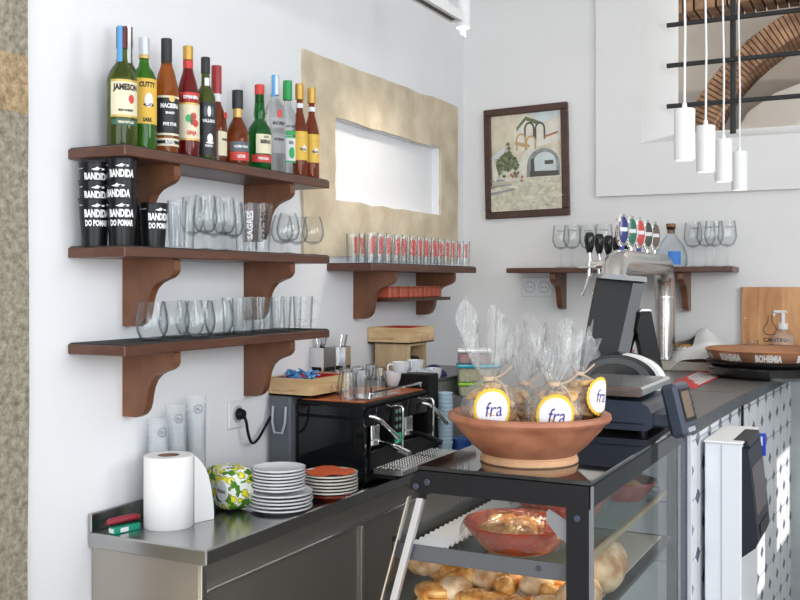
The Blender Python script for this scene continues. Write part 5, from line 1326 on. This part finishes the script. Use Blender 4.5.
arch(.085,.112,-.006,0,H0).build('inner_band',pm('mid_grey_plastic',(.10,.10,.105),.4),t)
mb=MB(); mb.box((.1285,-.012,0),(.149,.05,H0)); mb.build('side_cheek',M['white'],t)
# ================================================================== POS TERMINAL
D0=3.42
pA=at_D(612,330,D0)
t=thing('pos_monitor','black double-sided till monitor leaning back in front of the beer tower','till',(pA.x,pA.y,BT),math.atan2(ry,rx))
def loc2(u,v,D=D0):   # local coordinates in the plane facing the aisle
    w=at_D(u,v,D)-Vector((pA.x,pA.y,BT)); return (w.x*rx+w.y*ry, w.z)
scr=[loc2(598,277),loc2(638,279),loc2(624,372),loc2(612,392),loc2(576,392),loc2(580,366)]
k=.10
def slab(poly,y0,y1,shear,mat,nm,par):
    zmin=min(z for _,z in poly); vs=[(x,y0+(z-zmin)*shear,z) for x,z in poly]+[(x,y1+(z-zmin)*shear,z) for x,z in poly]; n=len(poly)
    mb=MB().add(vs,[tuple(range(n)),tuple(reversed(range(n,2*n)))]+[(i+n,(i+1)%n+n,(i+1)%n,i) for i in range(n)]); return mb.build(nm,mat,par)
slab([loc2(600,277),loc2(638,280),loc2(618,366),loc2(581,366)],0,.030,.12,M['black'],'monitor_back',t)
slab([loc2(636,279),loc2(647,281),loc2(627,366),loc2(615,366)],.001,.20,.10,M['blackg'],'screen',t)
slab([loc2(604,273.5),loc2(647,277),loc2(647,282),loc2(600,278)],-.002,.12,.12,pm('grey_cap',(.22,.22,.225),.3),'top_edge',t)
slab([loc2(640,311),loc2(650,311),loc2(664,378),loc2(664,392),loc2(650,392),loc2(636,330)],-.01,.055,-.02,M['black'],'customer_screen',t)
slab([loc2(641,309),loc2(650,309.5),loc2(651,312),loc2(639,312)],-.012,.057,-.02,M['alu'],'customer_screen_cap',t)
b0=loc2(588,360)[0]; b1=loc2(662,360)[0]; zt=loc2(600,372)[1]
mb=MB(); mb.box((b0,.0,0),(b1,.16,.035),.008); mb.build('base_plate',M['black'],t)
c=loc2(629,350); mb=MB(); mb.tube([(b0+.05,.06,.03),(c[0]-.02,.06,.10),(c[0]+.01,.05,c[1]+.02),(c[0]+.028,.04,c[1]+.06)],[.035,.028,.018,.012],12); mb.build('stand_neck',M['black'],t)
mb=MB(); mb.tube([(c[0]-.03,.03,.02),(c[0]-.005,.02,.09),(c[0]+.02,.02,c[1]-.0)],.004,8); mb.build('cable',pm('pink_cable',(.45,.18,.18),.5),t)
# ================================================================== BEER TOWER
TX=-1.0; zt=1.735
t=thing('beer_tower','brushed steel arched beer tower with black tap handles and oval medallions','beer tower',(TX,3.74,BT))
mb=MB(); hz=zt-BT; Lp=1.10
pts=smooth([(.0,0,0),(0,0,.20),(.0,.0,hz-.13),(0,.04,hz-.035),(0,.13,hz),(0,.4,hz),(0,.75,hz),(-.015,Lp-.13,hz),(-.03,Lp-.035,hz-.04),(-.032,Lp,hz-.13),(-.032,Lp,.2),(-.032,Lp,.046)],8)
mb.tube(pts,.048,28); mb.build('steel_pipe',steel('brushed_pipe',(.62,.60,.57),.24,(1,1,25)),t)
for (x,y,z) in ((-.032,Lp,.0455),(0,0,0)):
    mb=MB(); mb.at((x,y,z)).cyl(.062,0,.014,28,bev=.004); mb.build('base_flange',M['chrome'],t)
mb=MB(); mb.at((-.032,Lp,hz-.155)).cyl(.0495,0,.006,28); mb.build('joint_ring',M['steelb'],t)
mcol=[(.03,.03,.16),(.03,.16,.10),(.60,.07,.06),(.06,.07,.05),(.16,.12,.09)]
for k in range(5):
    y=.135+k*.142
    mb=MB(); mb.at((-.045,y,hz-.01),(0,-PI/2,0)).cyl(.016,0,.075,16); mb.at((-.125,y,hz-.055)).cyl(.012,.0,.052,12); tp=mb.build('tap_body',M['chrome'],t)
    mb=MB(); mb.tube([(-.125,y,hz-.05),(-.135,y,hz-.085),(-.155,y,hz-.135)],[.010,.008,.0065],10); mb.build('tap_spout',M['chrome'],tp)
    mb=MB().open(); mb.at((-.125,y,hz+.0)); mb.lathe([(.012,-.012),(.012,.01),(.008,.02),(.011,.04)],14); mb.build('tap_collar',M['steelb'],tp)
    mb=MB().open(); mb.at((-.125,y,hz+.035)); mb.lathe([(0,0),(.010,.0),(.016,.02),(.021,.05),(.021,.068),(.014,.082),(0,.086)],18); mb.build('tap_handle',M['blackg'],tp)
    # medallion
    col=pm('medallion_%d'%k,mcol[k],.3,coat=.5)
    mb=MB(); mb.at((.0,y+.02,hz+.040)).cyl(.012,0,.03,12,r2=.008); st=mb.build('medallion_stem',pm('blue_stem',(.05,.06,.30),.3) if k in (0,2) else M['chrome'],t)
    rz_m=math.radians(-38)
    mb=MB(); mb.at((.0,y+.02,hz+.125),(PI/2,0,rz_m+PI/2),(1,1,1)); mb.lathe([(0,-.012),(.026,-.011),(.030,-.006),(.030,.006),(.026,.011),(0,.012)],28,lambda r,z,a:(r*math.cos(a),r*2.25*math.sin(a),z)); md=mb.build('medallion_rim',M['chrome'],st)
    mb=MB(); mb.at((.0,y+.02,hz+.125),(PI/2,0,rz_m+PI/2),(1,1,1)); mb.lathe([(0,-.0135),(.020,-.0132),(.0235,-.0115)],24,lambda r,z,a:(r*math.cos(a),r*2.25*math.sin(a),z)); mb.lathe([(0,.0135),(.020,.0132),(.0235,.0115)],24,lambda r,z,a:(r*math.cos(a),r*2.25*math.sin(a),z)); mb.build('medallion_face',col,md)
    mb=MB(); mb.at((.0,y+.02,hz+.125),(PI/2,0,rz_m+PI/2)); mb.box((-.018,-.006,-.0145),(.018,.010,.0145),.001); mb.build('medallion_band',M['white'],md)
mb=MB(); mb.box((-.165,.10,hz-.028),(-.09,.80,hz-.018),.003); mb.build('tap_rail',M['chrome'],t)
# pale block under the rear leg
q=at_z(680,374,BT)
t=thing('stone_block','pale beige stone slab lying on the bar beside the beer tower foot','slab',(-1.12,4.76,BT))
mb=MB(); mb.box((0,0,0),(.32,.17,.045),.004); mb.build('slab_body',pm('travertine',(.50,.46,.38),.5,var=.08,scale=12),t)
# ================================================================== BAR TOP ITEMS
# bread basket with white cloth
q=at_D(708,350,4.55); bz2=BT
t=thing('bread_basket','basket of bread half covered by a white cloth behind the copper tray','basket',(-.885,4.90,BT)); t.scale=(.80,.78,1.05)
mb=MB().open(); mb.lathe([(0,0),(.11,0),(.15,.09),(.155,.092),(.145,.085),(.105,.006),(0,.006)],28); mb.build('basket_body',pm('brown_wicker',(.22,.07,.03),.7,var=.4,scale=60,bump=.5),t)
Rr=random.Random(2)
for k in range(4):
    a=2.6+k*.5; mb=MB(); mb.ball((.085*math.cos(a),.085*math.sin(a),.090),(.045,.034,.026),16,8); mb.build('bread_roll',M['crust2'],t)
mb=MB(); n=22;vs=[];fs=[]
for i in range(n+1):
    for j in range(n+1):
        x=-.17+.38*i/n; y=-.19+.38*j/n; r=math.hypot(x-.02,y)
        z=.105+.075*math.exp(-((x-.03)/.11)**2-((y-.02)/.12)**2)-1.1*max(0,r-.145)+.008*math.sin(31*x+9*y)+.006*math.sin(27*y-11*x)
        if x<-.06 and y<.02: z-= .0
        vs.append((x,y,max(z,.004)))
for i in range(n):
    for j in range(n):
        x=-.17+.38*i/n; y=-.19+.38*j/n
        if x<-.03 and y<-.02 and math.hypot(x,y)<.15: continue
        fs.append((i*(n+1)+j,(i+1)*(n+1)+j,(i+1)*(n+1)+j+1,i*(n+1)+j+1))
mb.add(vs,fs,True); mb.build('white_cloth',pm('white_linen',(.84,.83,.81),.9,bump=.3,bscale=60),t,norm=False)
# trays
ct=at_D(770,0,4.38); TXc,TYc=ct.x,ct.y
t=thing('round_tray','black round tray wrapped in black film at the bottom of the tray stack','tray',(TXc,TYc,BT)); t.scale=(.93,.93,1)
mb=MB().open(); mb.lathe([(0,.0),(.24,.0),(.275,.016),(.285,.044),(.280,.050),(.24,.046),(0,.046)],56,lambda r,z,a:(r*math.cos(a)*(1+.01*math.sin(9*a)),r*math.sin(a),z)); mb.build('tray_body',pm('wrinkled_black_film',(.012,.012,.013),.18,bump=1.0,bscale=25,coat=.4),t)
t=thing('round_tray','plain black round serving tray just under the copper-coloured tray','tray',(TXc,TYc,BT+.0505)); t.scale=(.93,.93,1)
mb=MB().open(); mb.lathe([(0,.0),(.26,.0),(.29,.016),(.293,.022),(.288,.024),(.26,.008),(0,.008)],56); mb.build('tray_body',M['black'],t)
t=thing('round_tray','copper-coloured round tray with white lettering round its rim, topmost of the tray stack','tray',(TXc,TYc,BT+.0755)); t.scale=(.93,.93,1)
mb=MB().open(); mb.lathe([(0,0),(.270,.0),(.276,.004),(.293,.044),(.296,.047),(.292,.049),(.286,.044),(.268,.008),(0,.006)],64); mb.build('tray_body',M['copper'],t)
mb=MB().open(); mb.lathe([(.2935,.0455),(.2975,.0475),(.2935,.0505),(.290,.0495)],64); mb.build('rolled_rim',pm('bright_copper',(.62,.27,.12),.3,metal=.5),t)
ac=math.atan2(-TYc,-TXc)
for k in range(-2,3):
    mb=MB(); ctext(mb,'BOHEMIA',.2835,.0215,ac-.02+k*.64,w=.115,bold=.05,slope=.42,st=1.5)
    mb.build('lettering',pm('tray_print',(.72,.70,.66),.6),t,norm=False)
# red menu
q=[at_z(u,v,BT+.002) for u,v in ((672,383),(697,370.5),(727,373.5),(694,388.5))]
o=MB().add([tuple(p) for p in q]+[(p.x,p.y,p.z-.0015) for p in q],[(0,1,2,3),(7,6,5,4)]+[(i,(i+1)%4,4+(i+1)%4,4+i) for i in range(4)]).build('menu_body',pm('menu_red',(.66,.03,.03),.5))
t=thing('table_menu','red and white printed card lying flat on the bar beside the scale','menu',(0,0,0)); o.parent=t
mb=MB(); A,B_,C_,D_=[Vector((p.x,p.y,p.z+.0006)) for p in q]
def bl(s,r): return (A.lerp(D_,s)).lerp(B_.lerp(C_,s),r)
Rr=random.Random(6)
for k in range(6):
    s0=.10+k*.14; mb.add([tuple(bl(s,r)) for s,r in ((s0,.40-.05*k+Rr.uniform(0,.08)),(s0+.12,.38-.05*k+Rr.uniform(0,.08)),(s0+.12,.93-Rr.uniform(0,.08)),(s0,.93-Rr.uniform(0,.08)))],[(0,1,2,3)])
mb.build('white_panels',M['white'],t,norm=False)
mb=MB(); e1=(D_-A).normalized(); e2=(B_-A).normalized()
for s,r,tx in ((.55,.35,'MENU'),(.6,.6,'PETISCOS'),(.62,.8,'BAR')):
    p=bl(s,r)+Vector((0,0,.0006)); ftext(mb,tx,p,e1,e2,w=.05 if len(tx)<5 else .08,bold=.03)
mb.build('lettering',M['ink'],t,norm=False)
# oak board leaning on the far wall
c0=at_y(742,345,BY-.03); c1=at_y(742,287,BY-.01); c2=at_y(812,287,BY-.01)
bw=c2.x-c1.x; bh=c1.z-BT
t=thing('oak_board','upright oak board with a bulb logo and screws against the far wall','board',(c1.x,BY-.02,BT))
mb=MB(); mb.box((0,-.014,0),(bw,.004,bh),.002); mb.build('board_body',M['board'],t)
for z in (bh*.3,bh*.62):
    mb=MB(); mb.at((.018,-.014,z),(PI/2,0,0)).cyl(.004,0,.003,12); mb.build('screw',M['steelb'],t)
lx=at_y(770,320,BY-.03).x-c1.x
mb=MB(); ftext(mb,'CANTINA',(lx+.03,-.0146,bh*.36),(1,0,0),(0,0,1),h=.020,bold=.03); ftext(mb,'PETISCARIA',(lx+.03,-.0146,bh*.30),(1,0,0),(0,0,1),h=.009); mb.build('lettering',M['ink'],t,norm=False)
mb=MB(); mb.tube(smooth([(lx-.008,-.0146,bh*.66),(lx-.010,-.0146,bh*.58),(lx-.028,-.0146,bh*.50),(lx-.022,-.0146,bh*.44),(lx,-.0146,bh*.42),(lx+.022,-.0146,bh*.44),(lx+.028,-.0146,bh*.50),(lx+.010,-.0146,bh*.58),(lx+.008,-.0146,bh*.66)],4),.0016,5); mb.build('logo_outline',M['ink'],t)
# sanitizer bottle, small glasses on the bar
q=at_D(783,0,4.72)
t=thing('pump_bottle','clear hand sanitiser bottle with white pump beside the oak board','bottle',(q.x,q.y,BT)); t.scale=(1.25,1.25,1.38)
mb=MB().open(); mb.lathe([(0,0),(.040,0),(.043,.004),(.043,.105),(.036,.122),(.016,.130),(.016,.142)],24,lambda r,z,a:(r*math.cos(a),r*.75*math.sin(a),z)); mb.build('bottle_body',M['plastic'],t)
mb=MB(); mb.cyl(.019,.140,.162,18,bev=.002); mb.at((0,0,.162)).cyl(.008,0,.035,12); mb.at(); mb.box((-.034,-.009,.196),(.014,.009,.206),.003); mb.box((-.036,-.004,.186),(-.028,.004,.198),.002); mb.build('pump',M['white'],t)
mb=MB(); mb.box((-.024,-.0345,.025),(.028,-.0335,.085)); lb=mb.build('paper_label',M['white'],t)
mb=MB(); mb.box((.006,-.0350,.030),(.024,-.0346,.060)); mb.build('blue_mark',M['blue'],lb)
for i,(u,h) in enumerate(((753,.125),(765,.095))):
    q=at_D(u,0,4.70+.03*i); t=thing('shot_glass','small clear glass on the bar in front of the oak board, %s one'%['taller left','shorter right'][i],'glass',(q.x,q.y,BT)); glass_cyl(.019,.024,h+.02).build('glass_body',M['glass'],t)
# ================================================================== CARD TERMINAL ON PALE PEDESTAL
t=thing('payment_kiosk','tall pale pedestal with a black touchscreen unit on its right side, beside the tiles','kiosk',(-.556,3.18,0))
W=.109; KH=1.154
mb=MB(); mb.box((0,0,0),(W,.37,KH),.003); mb.build('pedestal',pm('pale_grey_lacquer',(.74,.76,.79),.35),t)
mb=MB(); mb.box((.048,-.0015,0),(.052,0,KH-.004)); mb.build('panel_seam',pm('seam_grey',(.45,.47,.52),.5),t)
mb=MB(); mb.box((-.004,-.004,KH),(W+.004,.374,KH+.006),.002); mb.build('top_cover',M['white'],t)
# unit profile seen from the front, extruded along y
pr=[(W+.0,KH-.010),(W+.018,KH-.020),(W+.024,KH-.06),(W+.044,.905),(W+.048,.86),(W+.040,.838),(W+.0,.805)]
mb=MB(); mb.prism(pr,.010,.30,'y'); un=mb.build('terminal_body',pm('charcoal_plastic',(.014,.017,.026),.35,spec=.25),t)
mb=MB(); mb.prism([(W-.03,KH+.007),(W+.012,KH+.007),(W+.020,KH-.012),(W+.0,KH-.010),(W-.0,KH+.0062),(W-.03,KH+.0062)],.04,.30,'y'); mb.build('top_hood',MATS['charcoal_plastic'],t)
def on(zv,o=.0008): # x on the sloping face
    z0,x0=KH-.06,W+.024; z1,x1=.905,W+.044
    return x0+(z0-zv)/(z0-z1)*(x1-x0)+o
mb=MB(); a,b=KH-.075,.93
mb.add([(on(a),.035,a),(on(a),.28,a),(on(b),.28,b),(on(b),.035,b)],[(0,1,2,3)]); mb.build('touchscreen',pm('screen_reflection_tint',(.075,.042,.048),.2,spec=.3),un,norm=False)  # purple-brown reflection put into the screen's own colour
mb=MB(); mb.box((W+.036,.06,.86),(W+.0495,.25,.90),.002); mb.build('card_slot',M['black'],un)
mb=MB(); mb.box((W+.0,.335,KH-.085),(W+.030,.350,KH-.01),.001); st=mb.build('blue_sign',pm('sign_blue',(.01,.05,.50),.4),t)
mb=MB(); ftext(mb,'1',(W+.018,.3344,KH-.035),(1,0,0),(0,0,1),h=.03,bold=.03); mb.build('lettering',M['white'],st,norm=False)
# ================================================================== LIGHT AND CAMERA
w=bpy.data.worlds.new('World'); bpy.context.scene.world=w; w.use_nodes=True
bg=w.node_tree.nodes['Background']; bg.inputs['Color'].default_value=(.86,.93,1,1); bg.inputs['Strength'].default_value=1.5
def light(name,typ,loc,rot=(0,0,0),**k):
    d=bpy.data.lights.new(name,typ); o=bpy.data.objects.new(name,d); C.objects.link(o); o.location=loc; o.rotation_euler=rot
    for a,b in k.items(): setattr(d,a,b)
    return o
def aim(o,d): o.rotation_euler=Vector(d).to_track_quat('-Z','Y').to_euler()
s=light('sun','SUN',(3,3,4),energy=5.0,angle=math.radians(.5),color=(1,.95,.88)); aim(s,(-1,.2,-.6))
# daylight in the big opening of the right wall and the open front behind the camera
a=light('added_fill_far','AREA',(1.58,2.7,1.95),shape='RECTANGLE',size=1.2,size_y=2.1,energy=54,color=(.93,.96,1)); aim(a,(-1,0,-.1))  # added fill light in front of closed wall, no window behind it
a=light('daylight_window_near','AREA',(1.58,0,1.95),shape='RECTANGLE',size=3.2,size_y=2.1,energy=72,color=(.88,.935,1)); aim(a,(-1,0,-.05))
a=light('daylight_front','AREA',(-.2,-3.0,1.9),shape='RECTANGLE',size=3.6,size_y=2.6,energy=76,color=(.88,.935,1)); aim(a,(0,1,0))
a=light('track_lamp','SPOT',(sp.x,sp.y,sp.z-.02),energy=22,color=(1,.93,.82),spot_size=math.radians(110),spot_blend=.9,shadow_soft_size=.025); aim(a,(-.35,.12,-1))
a=light('track_lamp','SPOT',(sp.x,-.2,sp.z-.02),energy=8,color=(1,.93,.82),spot_size=math.radians(110),spot_blend=.9,shadow_soft_size=.025); aim(a,(-.35,0,-1))
a=light('beyond_lamp','POINT',(-.2,6.2,3.0),energy=12,color=(1,.9,.78),shadow_soft_size=.4)
light('case_strip','AREA',(-.77,2.2,1.18),shape='RECTANGLE',size=.35,size_y=.02,energy=.4,color=(1,.82,.6))
light('case_strip','AREA',(-.77,2.2,1.0),shape='RECTANGLE',size=.35,size_y=.02,energy=.2,color=(1,.82,.6))
for p in LY: light('pendant_bulb','SPOT',(p.x,p.y,PZ-.002),energy=2.5,color=(1,.86,.68),spot_size=math.radians(80),spot_blend=.8,shadow_soft_size=.02)
cam=bpy.data.cameras.new('camera'); co=bpy.data.objects.new('camera',cam); C.objects.link(co)
cam.sensor_width=36; cam.lens=36*F/800; cam.shift_y=-(300-HZ)/800; cam.clip_start=.05
co.location=(0,0,HC); co.rotation_euler=(PI/2,0,TH)
sc=bpy.context.scene; sc.camera=co
sc.view_settings.view_transform='Standard'; sc.view_settings.look='None'; sc.view_settings.gamma=1; sc.view_settings.exposure=.06; sc.view_settings.use_curve_mapping=False
sc.cycles.max_bounces=10; sc.cycles.transparent_max_bounces=32; sc.cycles.transmission_bounces=8; sc.cycles.glossy_bounces=4; sc.cycles.caustics_reflective=False; sc.cycles.caustics_refractive=False
